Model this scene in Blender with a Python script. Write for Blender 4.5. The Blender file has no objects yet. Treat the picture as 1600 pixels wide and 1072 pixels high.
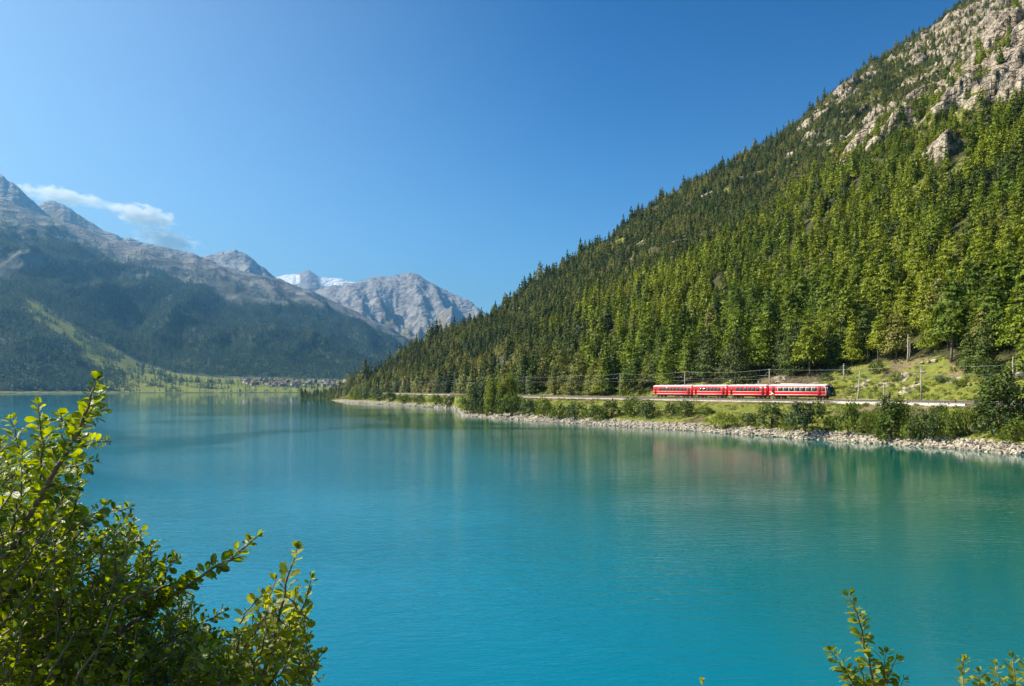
import bpy, math, random
import numpy as np
from mathutils import Vector, Matrix

# ------------------------------------------------------------------ camera, sky, sun, exposure
S = bpy.context.scene
COL = S.collection
EYE = 10.0                      # camera height above the lake
HOR, FPX = 608.0, 1250.0        # horizon row and focal length in pixels of the 1600 px wide photograph
cam_d = bpy.data.cameras.new('camera'); cam = bpy.data.objects.new('camera', cam_d); COL.objects.link(cam)
cam.location = (0, 0, EYE); cam.rotation_euler = (math.pi/2, 0, 0)
cam_d.sensor_width = 36; cam_d.lens = 36*FPX/1600; cam_d.shift_y = (HOR-536)/1600
cam_d.clip_start = .05; cam_d.clip_end = 120000
S.camera = cam
SUN_AZ, SUN_EL = math.radians(-82), math.radians(43)
world = bpy.data.worlds.new('World'); S.world = world; world.use_nodes = True
wn = world.node_tree
sky = wn.nodes.new('ShaderNodeTexSky'); sky.sky_type = 'NISHITA'; sky.sun_disc = False
sky.sun_elevation = SUN_EL; sky.sun_rotation = SUN_AZ; sky.altitude = 1000; sky.air_density = 1.0; sky.dust_density = .8; sky.ozone_density = 3.0
hs = wn.nodes.new('ShaderNodeHueSaturation'); hs.inputs['Saturation'].default_value = 1.5; hs.inputs['Value'].default_value = 1.0
gm_ = wn.nodes.new('ShaderNodeGamma'); gm_.inputs['Gamma'].default_value = 1.7      # polarised-looking, deeper zenith
wn.links.new(sky.outputs[0], gm_.inputs['Color']); wn.links.new(gm_.outputs[0], hs.inputs['Color'])
tn = wn.nodes.new('ShaderNodeMix'); tn.data_type = 'RGBA'; tn.blend_type = 'MULTIPLY'; tn.inputs[0].default_value = 1; tn.inputs[7].default_value = (.4, .72, .58, 1)
wn.links.new(hs.outputs[0], tn.inputs[6])
# summer air whitens towards the horizon and towards the sun's side, all the way round
def wmath(op, a, b=None):
    n = wn.nodes.new('ShaderNodeMath'); n.operation = op
    for i, v in ((0, a), (1, b)):
        if v is None: continue
        if isinstance(v, (int, float)): n.inputs[i].default_value = v
        else: wn.links.new(v, n.inputs[i])
    return n.outputs[0]
wtc = wn.nodes.new('ShaderNodeTexCoord'); wsp = wn.nodes.new('ShaderNodeSeparateXYZ'); wn.links.new(wtc.outputs['Generated'], wsp.inputs[0])
wdt = wn.nodes.new('ShaderNodeVectorMath'); wdt.operation = 'DOT_PRODUCT'; wn.links.new(wtc.outputs['Generated'], wdt.inputs[0])
wdt.inputs[1].default_value = (math.sin(SUN_AZ), math.cos(SUN_AZ), 0)
low_ = wmath('POWER', math.e, wmath('MULTIPLY', wmath('MAXIMUM', wsp.outputs['Z'], 0), -9.0))
side_ = wmath('POWER', wmath('MAXIMUM', wdt.outputs['Value'], 0), 1.6)
wf = wmath('MINIMUM', wmath('ADD', wmath('MULTIPLY', low_, 1.1), wmath('MULTIPLY', side_, .80)), .92)
pale = wn.nodes.new('ShaderNodeMix'); pale.data_type = 'RGBA'; pale.inputs[7].default_value = (8.0, 9.6, 8.8, 1)
wn.links.new(wf, pale.inputs[0]); wn.links.new(tn.outputs[2], pale.inputs[6]); wn.links.new(pale.outputs[2], wn.nodes['Background'].inputs[0]); wn.nodes['Background'].inputs[1].default_value = .05
sd = bpy.data.lights.new('sun', 'SUN'); sd.energy = 5.0; sd.angle = math.radians(.53); sd.color = (1, .91, .76)
so = bpy.data.objects.new('sun', sd); COL.objects.link(so)
to_sun = Vector((math.sin(SUN_AZ)*math.cos(SUN_EL), math.cos(SUN_AZ)*math.cos(SUN_EL), math.sin(SUN_EL)))
so.rotation_euler = to_sun.to_track_quat('Z', 'Y').to_euler()
S.view_settings.view_transform = 'Standard'; S.view_settings.look = 'None'; S.view_settings.gamma = 1
S.view_settings.use_curve_mapping = False; S.view_settings.exposure = 0.84
S.render.engine = 'CYCLES'
cy = S.cycles
cy.max_bounces = 6; cy.diffuse_bounces = 2; cy.glossy_bounces = 2; cy.transmission_bounces = 3; cy.transparent_max_bounces = 8; cy.volume_bounces = 5
cy.use_denoising = True; cy.sample_clamp_indirect = 6

# ------------------------------------------------------------------ helpers
rng = np.random.default_rng(11)
def hash01(ix, iy, seed):
    h = (ix.astype(np.int64)*374761393 + iy.astype(np.int64)*668265263 + seed*974634777) & 0xFFFFFFFF
    h = ((h ^ (h >> 13))*1274126177) & 0xFFFFFFFF
    h = h ^ (h >> 16)
    return (h & 0xFFFFFF)/float(0xFFFFFF)
def pnoise(x, y, seed=0):
    x = np.asarray(x, float); y = np.asarray(y, float)
    ix = np.floor(x); iy = np.floor(y); fx = x-ix; fy = y-iy
    ux = fx*fx*fx*(fx*(fx*6-15)+10); uy = fy*fy*fy*(fy*(fy*6-15)+10)
    def g(dx, dy):
        a = hash01(ix+dx, iy+dy, seed)*2*math.pi
        return np.cos(a)*(fx-dx)+np.sin(a)*(fy-dy)
    a = g(0, 0)*(1-ux)+g(1, 0)*ux; b = g(0, 1)*(1-ux)+g(1, 1)*ux
    return (a*(1-uy)+b*uy)*1.5
def fbm(x, y, s, octv=4, seed=0, gain=.5):
    t = 0; a = 1; n = 0
    for k in range(octv):
        t = t+a*pnoise(np.asarray(x)/s*2**k+17.3*k, np.asarray(y)/s*2**k-9.1*k, seed+k); n += a; a *= gain
    return t/n
def ridged(x, y, s, octv=4, seed=0):
    t = 0; a = 1; n = 0
    for k in range(octv):
        t = t+a*(1-2*np.abs(pnoise(np.asarray(x)/s*2**k, np.asarray(y)/s*2**k, seed+k))); n += a; a *= .5
    return t/n
def sstep(a, b, x):
    t = np.clip((np.asarray(x, float)-a)/(b-a), 0, 1); return t*t*(3-2*t)

def mesh_np(name, V, F, mats=(), midx=None, smooth=False, attrs=None):
    V = np.asarray(V, np.float32).reshape(-1, 3)
    me = bpy.data.meshes.new(name)
    if isinstance(F, np.ndarray):
        k = F.shape[1]; nf = len(F); flat = F.astype(np.int32).ravel(); ls = np.arange(nf, dtype=np.int32)*k
    else:
        nf = len(F); lens = np.array([len(f) for f in F], np.int32); flat = np.array([i for f in F for i in f], np.int32)
        ls = np.concatenate([[0], np.cumsum(lens)[:-1]]).astype(np.int32)
    me.vertices.add(len(V)); me.vertices.foreach_set('co', V.ravel())
    me.loops.add(len(flat)); me.loops.foreach_set('vertex_index', flat)
    me.polygons.add(nf); me.polygons.foreach_set('loop_start', ls)
    if midx is not None: me.polygons.foreach_set('material_index', np.asarray(midx, np.int32))
    if smooth: me.polygons.foreach_set('use_smooth', np.ones(nf, bool))
    for m in mats: me.materials.append(m)
    me.update(calc_edges=True); me.validate()
    if attrs:
        for an, av in attrs.items():
            a = me.attributes.new(an, 'FLOAT', 'POINT'); a.data.foreach_set('value', np.asarray(av, np.float32).ravel())
    return me
def link(name, me, parent=None, loc=None, rotz=None):
    o = bpy.data.objects.new(name, me); COL.objects.link(o)
    if parent is not None: o.parent = parent
    if loc is not None: o.location = loc
    if rotz is not None: o.rotation_euler = (0, 0, rotz)
    return o
def tag(o, label=None, cat=None, group=None, kind=None):
    if label: o['label'] = label
    if cat: o['category'] = cat
    if group: o['group'] = group
    if kind: o['kind'] = kind
    return o
def thing(name, label, cat, loc=(0, 0, 0), rotz=0, group=None, scale=1):
    o = bpy.data.objects.new(name, None); COL.objects.link(o); o.empty_display_size = .2
    o.location = loc; o.rotation_euler = (0, 0, rotz); o.scale = (scale,)*3
    return tag(o, label, cat, group)

class MB:                         # collects simple solids, gives one mesh
    def __init__(s): s.V = []; s.F = []; s.M = []
    def add(s, V, F, m=0):
        b = len(s.V); s.V += [tuple(v) for v in V]; s.F += [tuple(b+i for i in f) for f in F]; s.M += [m]*len(F)
    def box(s, x0, x1, y0, y1, z0, z1, m=0):
        V = [(x, y, z) for z in (z0, z1) for y in (y0, y1) for x in (x0, x1)]
        s.add(V, [(0, 2, 3, 1), (4, 5, 7, 6), (0, 1, 5, 4), (2, 6, 7, 3), (0, 4, 6, 2), (1, 3, 7, 5)], m)
    def tube(s, pts, rad, n=6, m=0):
        pts = [Vector(p) for p in pts]; rad = rad if hasattr(rad, '__len__') else [rad]*len(pts)
        V = []; F = []
        for i, p in enumerate(pts):
            t = (pts[min(i+1, len(pts)-1)]-pts[max(i-1, 0)]).normalized()
            a = t.cross(Vector((0, 0, 1)) if abs(t.z) < .9 else Vector((1, 0, 0))).normalized(); b = t.cross(a)
            for k in range(n):
                an = 2*math.pi*k/n; V.append(p+(a*math.cos(an)+b*math.sin(an))*rad[i])
        for i in range(len(pts)-1):
            for k in range(n):
                F.append((i*n+k, i*n+(k+1) % n, (i+1)*n+(k+1) % n, (i+1)*n+k))
        F.append(tuple(range(n-1, -1, -1))); F.append(tuple((len(pts)-1)*n+k for k in range(n)))
        s.add(V, F, m)
    def cyl(s, c, axis, r, h, n=14, m=0):
        c = Vector(c); ax = Vector(axis).normalized(); s.tube([c-ax*h/2, c+ax*h/2], r, n, m)
    def mesh(s, name, mats, smooth=False): return mesh_np(name, np.array(s.V), s.F, mats, s.M, smooth)
    def build(s, name, mats, parent=None, smooth=False): return link(name, s.mesh(name, mats if isinstance(mats, (list, tuple)) else [mats], smooth), parent)

# ------------------------------------------------------------------ materials
def newmat(name):
    m = bpy.data.materials.new(name); m.use_nodes = True; nt = m.node_tree
    return m, nt, nt.nodes['Principled BSDF'], nt.nodes['Material Output']
def N(nt, t, **kw):
    n = nt.nodes.new(t)
    for k, v in kw.items():
        if k in n.inputs: n.inputs[k].default_value = v
        else: setattr(n, k, v)
    return n
def L(nt, a, b): nt.links.new(a, b)
def c4(c): return (c[0], c[1], c[2], 1)
def mixc(nt, fac, a, b, blend='MIX'):
    n = nt.nodes.new('ShaderNodeMix'); n.data_type = 'RGBA'; n.blend_type = blend
    for i, v in ((0, fac), (6, a), (7, b)):
        if isinstance(v, (int, float)): n.inputs[i].default_value = v
        elif isinstance(v, tuple): n.inputs[i].default_value = c4(v)
        else: L(nt, v, n.inputs[i])
    return n.outputs[2]
def noise(nt, scale, detail=4, rough=.55, vec=None, dist=0):
    n = nt.nodes.new('ShaderNodeTexNoise'); n.inputs['Scale'].default_value = scale; n.inputs['Detail'].default_value = detail
    n.inputs['Roughness'].default_value = rough; n.inputs['Distortion'].default_value = dist
    if vec is not None: L(nt, vec, n.inputs['Vector'])
    return n.outputs['Fac']
def rampv(nt, v, a, b, c=0., d=1.):
    n = nt.nodes.new('ShaderNodeMapRange'); n.inputs[1].default_value = a; n.inputs[2].default_value = b
    n.inputs[3].default_value = c; n.inputs[4].default_value = d; n.interpolation_type = 'SMOOTHSTEP'
    L(nt, v, n.inputs[0]); return n.outputs[0]
def math_(nt, op, a, b=None):
    n = nt.nodes.new('ShaderNodeMath'); n.operation = op
    for i, v in ((0, a), (1, b)):
        if v is None: continue
        if isinstance(v, (int, float)): n.inputs[i].default_value = v
        else: L(nt, v, n.inputs[i])
    return n.outputs[0]
def pos(nt): return nt.nodes.new('ShaderNodeNewGeometry').outputs['Position']
def attr(nt, name):
    n = nt.nodes.new('ShaderNodeAttribute'); n.attribute_name = name; return n.outputs['Fac']
def simple(name, col, rough=.7, metal=0, spec=.5, var=.12, vs=3.0):
    m, nt, p, out = newmat(name)
    p.inputs['Roughness'].default_value = rough; p.inputs['Metallic'].default_value = metal; p.inputs['Specular IOR Level'].default_value = spec
    tc = nt.nodes.new('ShaderNodeTexCoord')
    f = noise(nt, vs, 5, .6, tc.outputs['Object'])
    L(nt, mixc(nt, rampv(nt, f, .3, .7), tuple(c*(1-var) for c in col), tuple(min(1, c*(1+var)) for c in col)), p.inputs['Base Color'])
    return m

def foliage(name, ca, cb, cc, patch=40., trans=.3, rough=.6, pamt=1.0):
    """per-plant colour between ca and cb, patches of the slope pulled towards cc"""
    m, nt, p, out = newmat(name)
    oi = nt.nodes.new('ShaderNodeObjectInfo')
    P = pos(nt)
    f1 = noise(nt, 1/patch, 3, .6, P)
    base = mixc(nt, oi.outputs['Random'], ca, cb)
    base = mixc(nt, rampv(nt, f1, .42, .62, 0, pamt), base, cc)
    f2 = noise(nt, .45, 3, .6, P)
    hsv = nt.nodes.new('ShaderNodeHueSaturation'); L(nt, base, hsv.inputs['Color'])
    L(nt, rampv(nt, f2, .3, .7, .65, 1.4), hsv.inputs['Value'])
    p.inputs['Roughness'].default_value = rough; p.inputs['Specular IOR Level'].default_value = .25
    L(nt, hsv.outputs[0], p.inputs['Base Color'])
    tr = nt.nodes.new('ShaderNodeBsdfTranslucent')
    t2 = nt.nodes.new('ShaderNodeHueSaturation'); t2.inputs['Hue'].default_value = .485; t2.inputs['Saturation'].default_value = 1.15; t2.inputs['Value'].default_value = 1.5
    L(nt, hsv.outputs[0], t2.inputs['Color']); L(nt, t2.outputs[0], tr.inputs['Color'])
    mx = nt.nodes.new('ShaderNodeMixShader'); mx.inputs[0].default_value = trans
    L(nt, p.outputs[0], mx.inputs[1]); L(nt, tr.outputs[0], mx.inputs[2]); L(nt, mx.outputs[0], out.inputs['Surface'])
    return m
M_spruce = foliage('spruce_needles', (.040, .060, .012), (.080, .110, .020), (.105, .140, .024), 60, .18)
M_larch = foliage('larch_needles', (.070, .120, .012), (.205, .255, .018), (.245, .275, .020), 45, .24)
M_upper = foliage('upper_slope_needles', (.070, .085, .016), (.165, .180, .032), (.230, .220, .048), 40, .20)
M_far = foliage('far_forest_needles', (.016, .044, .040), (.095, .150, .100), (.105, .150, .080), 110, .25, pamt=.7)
M_shrub = foliage('shrub_leaves', (.070, .110, .018), (.150, .190, .026), (.190, .225, .030), 14, .32)
M_shrubd = foliage('dark_shrub_leaves', (.035, .060, .018), (.060, .095, .022), (.085, .12, .024), 14, .25)
M_tuft = foliage('meadow_plants', (.13, .17, .025), (.24, .26, .035), (.30, .27, .08), 9, .35)
M_bark = simple('bark', (.16, .12, .09), .9, var=.4, vs=2.5)
M_pale = simple('bleached_wood', (.50, .42, .33), .85, var=.25, vs=4)

def terrain_mat(name, floor_a, floor_b, rockcol=((.14, .11, .08), (.60, .49, .37)), scale=1., bump=1.0, dryc=((.15, .115, .06), (.33, .26, .13))):
    m, nt, p, out = newmat(name)
    P = pos(nt); p.inputs['Roughness'].default_value = .9; p.inputs['Specular IOR Level'].default_value = .15
    n1 = noise(nt, .05*scale, 6, .65, P); n2 = noise(nt, .35*scale, 6, .65, P); n3 = noise(nt, 1.7*scale, 5, .7, P)
    fl = mixc(nt, rampv(nt, n2, .35, .65), floor_a, floor_b)
    def blend(base, an, col, k=.5):
        f = math_(nt, 'ADD', attr(nt, an), math_(nt, 'MULTIPLY', math_(nt, 'SUBTRACT', n2, .5), k*2))
        return mixc(nt, rampv(nt, f, .35, .6), base, col)
    dry = mixc(nt, rampv(nt, n3, .3, .7), dryc[0], dryc[1])
    dry = mixc(nt, rampv(nt, n1, .42, .60, 0, .75), dry, tuple(c*.5 for c in dryc[0]))
    lush = mixc(nt, rampv(nt, n2, .35, .65), (.14, .165, .028), (.26, .255, .05))
    lush = mixc(nt, rampv(nt, n3, .45, .75, 0, .5), lush, (.08, .12, .02))
    rock = mixc(nt, rampv(nt, n2, .35, .62), rockcol[0], rockcol[1])
    rock = mixc(nt, rampv(nt, n3, .4, .7, 0, .55), rock, tuple(c*.55 for c in rockcol[0]))
    rock = mixc(nt, rampv(nt, n1, .5, .62, 0, .5), rock, tuple(c*1.15 for c in rockcol[1]))
    c = blend(fl, 'dry', dry); c = blend(c, 'lush', lush); c = blend(c, 'rock', rock, .6)
    c = blend(c, 'snow', (.85, .87, .9), .25)
    L(nt, c, p.inputs['Base Color'])
    b = nt.nodes.new('ShaderNodeBump'); b.inputs['Strength'].default_value = .9; b.inputs['Distance'].default_value = bump/scale
    mpv = nt.nodes.new('ShaderNodeMapping'); mpv.inputs['Rotation'].default_value = (.3, .5, .2); mpv.inputs['Scale'].default_value = (.22*scale, .22*scale, .5*scale); L(nt, P, mpv.inputs['Vector'])
    ns = nt.nodes.new('ShaderNodeTexNoise'); ns.inputs['Scale'].default_value = .5; ns.inputs['Detail'].default_value = 3; L(nt, mpv.outputs[0], ns.inputs['Vector'])
    va = nt.nodes.new('ShaderNodeVectorMath'); va.operation = 'ADD'; L(nt, mpv.outputs[0], va.inputs[0]); L(nt, ns.outputs['Color'], va.inputs[1])
    vo = nt.nodes.new('ShaderNodeTexVoronoi'); vo.feature = 'DISTANCE_TO_EDGE'; vo.inputs['Scale'].default_value = 1.0; L(nt, va.outputs[0], vo.inputs['Vector'])
    ck = math_(nt, 'MULTIPLY', rampv(nt, vo.outputs['Distance'], 0, .16), attr(nt, 'rock'))
    hgt = math_(nt, 'ADD', math_(nt, 'ADD', n2, math_(nt, 'MULTIPLY', n3, .5)), math_(nt, 'MULTIPLY', ck, 1.3)); L(nt, hgt, b.inputs['Height']); L(nt, b.outputs[0], p.inputs['Normal'])
    return m
M_slope = terrain_mat('mountainside', (.045, .045, .022), (.10, .10, .035))
M_valley = terrain_mat('valley_ground', (.035, .050, .026), (.085, .095, .045), ((.16, .14, .12), (.30, .27, .23)), .12, bump=.6, dryc=((.085, .10, .085), (.21, .205, .165)))
M_peak = terrain_mat('bare_peaks', (.13, .12, .10), (.22, .20, .16), ((.15, .14, .13), (.36, .33, .30)), .035, bump=.3)

def stone_mat(name, a, b, sc):
    m, nt, p, out = newmat(name)
    oi = nt.nodes.new('ShaderNodeObjectInfo'); P = pos(nt)
    n1 = noise(nt, sc, 5, .65, P); vo = nt.nodes.new('ShaderNodeTexVoronoi'); vo.inputs['Scale'].default_value = sc*1.2; L(nt, P, vo.inputs['Vector'])
    bw = nt.nodes.new('ShaderNodeRGBToBW'); L(nt, vo.outputs['Color'], bw.inputs[0])
    f = math_(nt, 'ADD', math_(nt, 'MULTIPLY', n1, .6), math_(nt, 'MULTIPLY', bw.outputs[0], .5))
    L(nt, mixc(nt, rampv(nt, f, .3, .8), a, b), p.inputs['Base Color']); p.inputs['Roughness'].default_value = .9
    bp = nt.nodes.new('ShaderNodeBump'); bp.inputs['Distance'].default_value = .08; L(nt, n1, bp.inputs['Height']); L(nt, bp.outputs[0], p.inputs['Normal'])
    return m
M_stone = stone_mat('embankment_stone', (.30, .25, .185), (.54, .47, .36), 1.1)
M_ballast = stone_mat('ballast', (.08, .07, .055), (.19, .165, .13), 5)
M_wall = stone_mat('pale_masonry', (.42, .38, .31), (.66, .60, .50), 1.6)

# water: turquoise glacial lake
def water_mat():
    m, nt, p, out = newmat('lake_water')
    P = pos(nt)
    mp = nt.nodes.new('ShaderNodeMapping'); mp.inputs['Scale'].default_value = (.38, 1.0, 1); mp.inputs['Rotation'].default_value = (0, 0, math.radians(-12)); L(nt, P, mp.inputs['Vector'])
    v = mp.outputs[0]
    calm = noise(nt, .012, 3, .5, P, 1.0)         # broad patches of stronger and weaker ripple
    h1 = noise(nt, 1.7, 3, .6, v, .5); h2 = noise(nt, 5.0, 2, .55, v, .4); h3 = noise(nt, .45, 2, .5, v)
    hgt = math_(nt, 'ADD', math_(nt, 'ADD', math_(nt, 'MULTIPLY', h1, .5), math_(nt, 'MULTIPLY', h2, .17)), math_(nt, 'MULTIPLY', h3, .35))
    sep = nt.nodes.new('ShaderNodeSeparateXYZ'); L(nt, P, sep.inputs[0])
    far = rampv(nt, math_(nt, 'ADD', sep.outputs['Y'], math_(nt, 'MULTIPLY', noise(nt, .004, 2, .5, P), 260)), 560, 680, 1.0, .10)
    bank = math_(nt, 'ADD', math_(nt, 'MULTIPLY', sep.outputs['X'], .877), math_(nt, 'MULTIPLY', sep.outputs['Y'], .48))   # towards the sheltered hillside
    far = math_(nt, 'MULTIPLY', far, rampv(nt, bank, 40, 110, 1.0, .20))
    amp = math_(nt, 'MULTIPLY', rampv(nt, calm, .38, .60, .30, 1.0), far)
    b = nt.nodes.new('ShaderNodeBump'); b.inputs['Distance'].default_value = .16; L(nt, amp, b.inputs['Strength']); L(nt, hgt, b.inputs['Height'])
    n1 = noise(nt, .010, 3, .5, P, .6)
    col = mixc(nt, rampv(nt, n1, .35, .65), (.000, .142, .215), (.000, .205, .285))
    col = mixc(nt, rampv(nt, bank, -5, 75), col, (.000, .110, .088))       # green reflection of the hillside painted into the base colour near the bank
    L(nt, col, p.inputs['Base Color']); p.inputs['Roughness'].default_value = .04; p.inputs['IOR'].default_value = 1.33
    L(nt, b.outputs[0], p.inputs['Normal'])
    return m
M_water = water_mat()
# ------------------------------------------------------------------ pixel columns of the photograph -> plan positions (x = u*y)
def U(px): return (np.asarray(px, float)-800)/FPX
def py_of(r, z): return HOR-FPX*(z-EYE)/r
def z_at(py, r): return EYE+(HOR-py)*r/FPX
ZT = 7.05                                                # rail formation level above the lake

T_sh = np.array([(470, 900), (500, 760), (520, 690), (535, 640), (545, 595), (560, 565), (600, 520), (620, 497), (660, 450), (700, 413), (711, 404), (719, 300), (780, 272), (850, 245), (980, 212), (1100, 187), (1225, 164), (1400, 143), (1600, 121), (1900, 98), (2300, 78), (3000, 56), (4200, 38)], float)
T_tr = np.array([(470, 1000), (500, 850), (535, 740), (560, 650), (600, 575), (650, 500), (700, 440), (740, 392), (800, 328), (900, 278), (1024, 241.3), (1087, 225.7), (1142, 213.7), (1205, 201.5), (1306, 188), (1400, 175), (1520, 155), (1600, 146), (1900, 121), (2300, 98), (3000, 74), (4200, 52)], float)
T_cr = np.array([(470, 618, 900), (500, 615, 780), (530, 612, 720), (545, 606, 690), (560, 600, 680), (600, 582, 680), (640, 556, 690), (700, 518, 700), (760, 497, 715), (800, 480, 730), (850, 443, 745), (900, 408, 760), (960, 370, 785), (1000, 337, 805), (1050, 307, 830), (1100, 277, 855), (1150, 252, 875), (1200, 230, 890), (1250, 191, 910), (1300, 146, 925), (1350, 106, 940), (1400, 76, 950), (1450, 46, 960), (1500, 10, 970), (1600, -70, 990), (1800, -210, 1020), (2200, -380, 1050), (3000, -520, 1100), (4200, -620, 1100)], float)
pxf = np.arange(470, 4201, 5.)
def smooth(a, k):
    w = np.hanning(k+2)[1:-1]; w /= w.sum(); ap = np.pad(a, k, mode='edge'); return np.convolve(ap, w, 'same')[k:-k]
sh_f = np.interp(pxf, T_sh[:, 0], T_sh[:, 1]); sh_f = sh_f*(1+.012*pnoise(pxf/31., pxf*0+3.3, 5)+.006*pnoise(pxf/11., pxf*0+8.3, 6))
tr_f = smooth(np.interp(pxf, T_tr[:, 0], T_tr[:, 1]), 21); cr_f = smooth(np.interp(pxf, T_cr[:, 0], T_cr[:, 2]), 9)
cy_f = smooth(np.interp(pxf, T_cr[:, 0], T_cr[:, 1]), 5)
dsh = lambda px: np.interp(px, pxf, sh_f)
dtr = lambda px: np.interp(px, pxf, tr_f)
dcr = lambda px: np.interp(px, pxf, cr_f)
def kf(px):                                              # perpendicular metres per metre of depth, at the track
    e = 6.; y0 = dtr(px-e); y1 = dtr(px+e); x0 = U(px-e)*y0; x1 = U(px+e)*y1
    tx, ty = x1-x0, y1-y0; l = np.hypot(tx, ty); nx, ny = -ty/l, tx/l
    return np.abs(U(px)*nx+ny)

cols = np.concatenate([np.arange(470, 1190, 4.), np.arange(1190, 1660, 2.6), np.geomspace(1662, 4200, 130)])
SEG = [6, 3, 8, 12, 2, 3, 2, 190, 40]
def build_right():
    px = cols; ds, dt, dc = dsh(px), dtr(px), dcr(px); k = kf(px)
    zc = z_at(np.interp(px, pxf, cy_f), dc)
    b1, b2 = 2.6/k, 3.6/k
    dt = np.maximum(dt, ds+6+b2)
    rr = ds+np.minimum(3.6/k, (dt-b2-ds)*.35)
    zt = np.where(px < 560, np.interp(px, [470, 500, 535, 560], [-3, -3, 2.5, ZT]), ZT)
    dc = np.maximum(dc, dt+b2+15); zc = np.where(px < 560, np.minimum(zc, np.interp(px, [470, 500, 530, 560], [-3, -3, 3, 30])), zc)
    rk = np.stack([ds-30, ds-2.5/k, ds, rr, dt-b2, dt-b1, dt+b1, dt+b2, dc, dc+700], 1)
    zk = np.stack([ds*0-6, ds*0-1.6, ds*0, np.minimum(ds*0+1.45, zt), zt-.5, zt, zt, zt-.3, zc, zc*0-30], 1)
    R = []; Z = []; T = []; Q = []
    for s, n in enumerate(SEG):
        t = np.arange(n)/n
        tt = t**1.25 if s == 7 else t
        r = rk[:, s:s+1]*(1-tt)+rk[:, s+1:s+2]*tt
        if s == 7:
            g = tt*(.80+.20*tt)+.09*np.exp(-((tt-.24)/.13)**2)*sstep(0, .1, tt)
            z = zk[:, s:s+1]+(zk[:, s+1:s+2]-zk[:, s:s+1])*g
        elif s == 8: z = zk[:, s:s+1]+(zk[:, s+1:s+2]-zk[:, s:s+1])*tt**.85
        else: z = zk[:, s:s+1]*(1-t)+zk[:, s+1:s+2]*t
        R.append(r); Z.append(z); T.append(np.broadcast_to(tt, r.shape)); Q.append(np.full(r.shape, s))
    R.append(rk[:, -1:]); Z.append(zk[:, -1:]); T.append(np.ones((len(px), 1))); Q.append(np.full((len(px), 1), 8))
    R = np.concatenate(R, 1); Z = np.concatenate(Z, 1); T = np.concatenate(T, 1); Q = np.concatenate(Q, 1)
    PX = np.broadcast_to(px[:, None], R.shape).copy(); X = U(PX)*R
    up = np.where(Q == 7, sstep(0, .25, T), np.where(Q == 8, 1., 0.))*np.clip(Z/60, 0, 1)
    low = np.where(Q == 7, sstep(0, .03, T), 0)
    edge = np.where(Q == 8, 1, 1-.75*np.exp(-((T-1)/.05)**2))
    Z = Z+up*edge*(11*fbm(X, R, 120, 3, 1)+5.5*fbm(X, R, 38, 3, 9)+5*(ridged(X*1.2+Z*.3, R*.35, 60, 2, 11)-.3))+low*1.2*fbm(X, R, 14, 3, 21)
    bank = np.where((Q == 3), np.sin(np.clip(T, 0, 1)*math.pi), 0)
    Z = Z+bank*1.0*fbm(X, R, 12, 3, 33)
    PY = py_of(R, Z)
    # bare crags high on the slope
    line = np.interp(PX, [1200, 1240, 1300, 1370, 1420, 1480, 1560, 1600, 1700, 2200, 4200], [150, 205, 262, 262, 250, 250, 170, 150, 110, 0, -100])
    inside = sstep(-35, 25, line-PY)*np.where(Q == 7, 1, 0)*sstep(1225, 1260, PX)
    # nearly solid rock towards the upper right, broken outcrops below the skyline
    solid = sstep(-40, 60, (np.interp(PX, [1400, 1440, 1500, 1600, 2000], [-60, 60, 120, 165, 160])-PY))
    nz = fbm(X, Z*1.6+R*.3, 46, 4, 40)
    rock = inside*np.clip(.28+2.4*nz+.85*solid, 0, 1)
    nz2 = fbm(X, R+Z, 60, 3, 77)
    rock = np.maximum(rock, np.where(Q == 7, sstep(.22, .50, nz2)*.85*up, 0))
    ext = [(650, 540, 24, 20), (845, 505, 12, 9), (1075, 318, 36, 14), (955, 428, 40, 16), (1445, 470, 12, 18), (1562, 452, 12, 10), (1130, 592, 26, 9), (1218, 592, 16, 10), (1385, 600, 30, 9), (885, 470, 12, 8), (1010, 375, 20, 10), (1235, 240, 20, 14)]
    for (a, b, c, d) in ext: rock = np.maximum(rock, .62*np.exp(-((PX-a)/c)**2-((PY-b)/d)**2)*np.where(Q == 7, 1, 0))
    cr = inside*np.clip(rock*1.3, 0, 1)
    ca, cb = X*.8+Z*.6, (Z*.8-X*.6+R*.2)*1.5
    crag = 14*ridged(ca, cb, 55, 5, 50)+6*np.abs(pnoise(ca/22, cb/13, 61))*2+4*ridged(ca, cb, 11, 4, 64)
    R = R-cr*(crag-5)*.9*edge; Z = Z+cr*crag*.35*edge
    X = U(PX)*R
    meadow = np.where(Q == 7, 1, 0)*sstep(.060, .030, T)*sstep(1000, 1100, PX)
    mtop = np.interp(PX, [980, 1050, 1150, 1200, 1300, 1400, 1470, 1530, 1600], [612, 603, 590, 590, 578, 562, 556, 590, 590])
    meadow = np.where((Q == 7), sstep(-5, 5, PY-mtop), 0)*sstep(990, 1040, PX)
    lush = np.where(Q == 3, 1., 0)*1.0+np.where(Q == 7, sstep(.02, .012, T)*.9, 0)+meadow*np.clip(.55+1.6*fbm(X, R, 16, 3, 90), 0, 1)
    lush += np.where(Q == 7, up*(1-inside)*sstep(.0, .3, fbm(X, R+Z*.4, 45, 3, 92))*.75, 0)
    lush += inside*np.clip(fbm(X, Z, 30, 3, 91)*3, 0, 1)*.7
    dry = meadow*.9+np.where(Q == 3, np.clip(fbm(X, R, 18, 3, 95)*2.6-.1, 0, 1), 0)
    lush = lush-np.where(Q == 3, dry*.8, 0)
    rock = np.maximum(rock, np.where(Q <= 2, 1, 0)); rock = np.maximum(rock, meadow*np.clip(fbm(X, R, 9, 3, 97)*3-.5, 0, .55))
    trackm = np.where((Q >= 4) & (Q <= 6), 1., 0)
    n, k2 = R.shape
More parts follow.
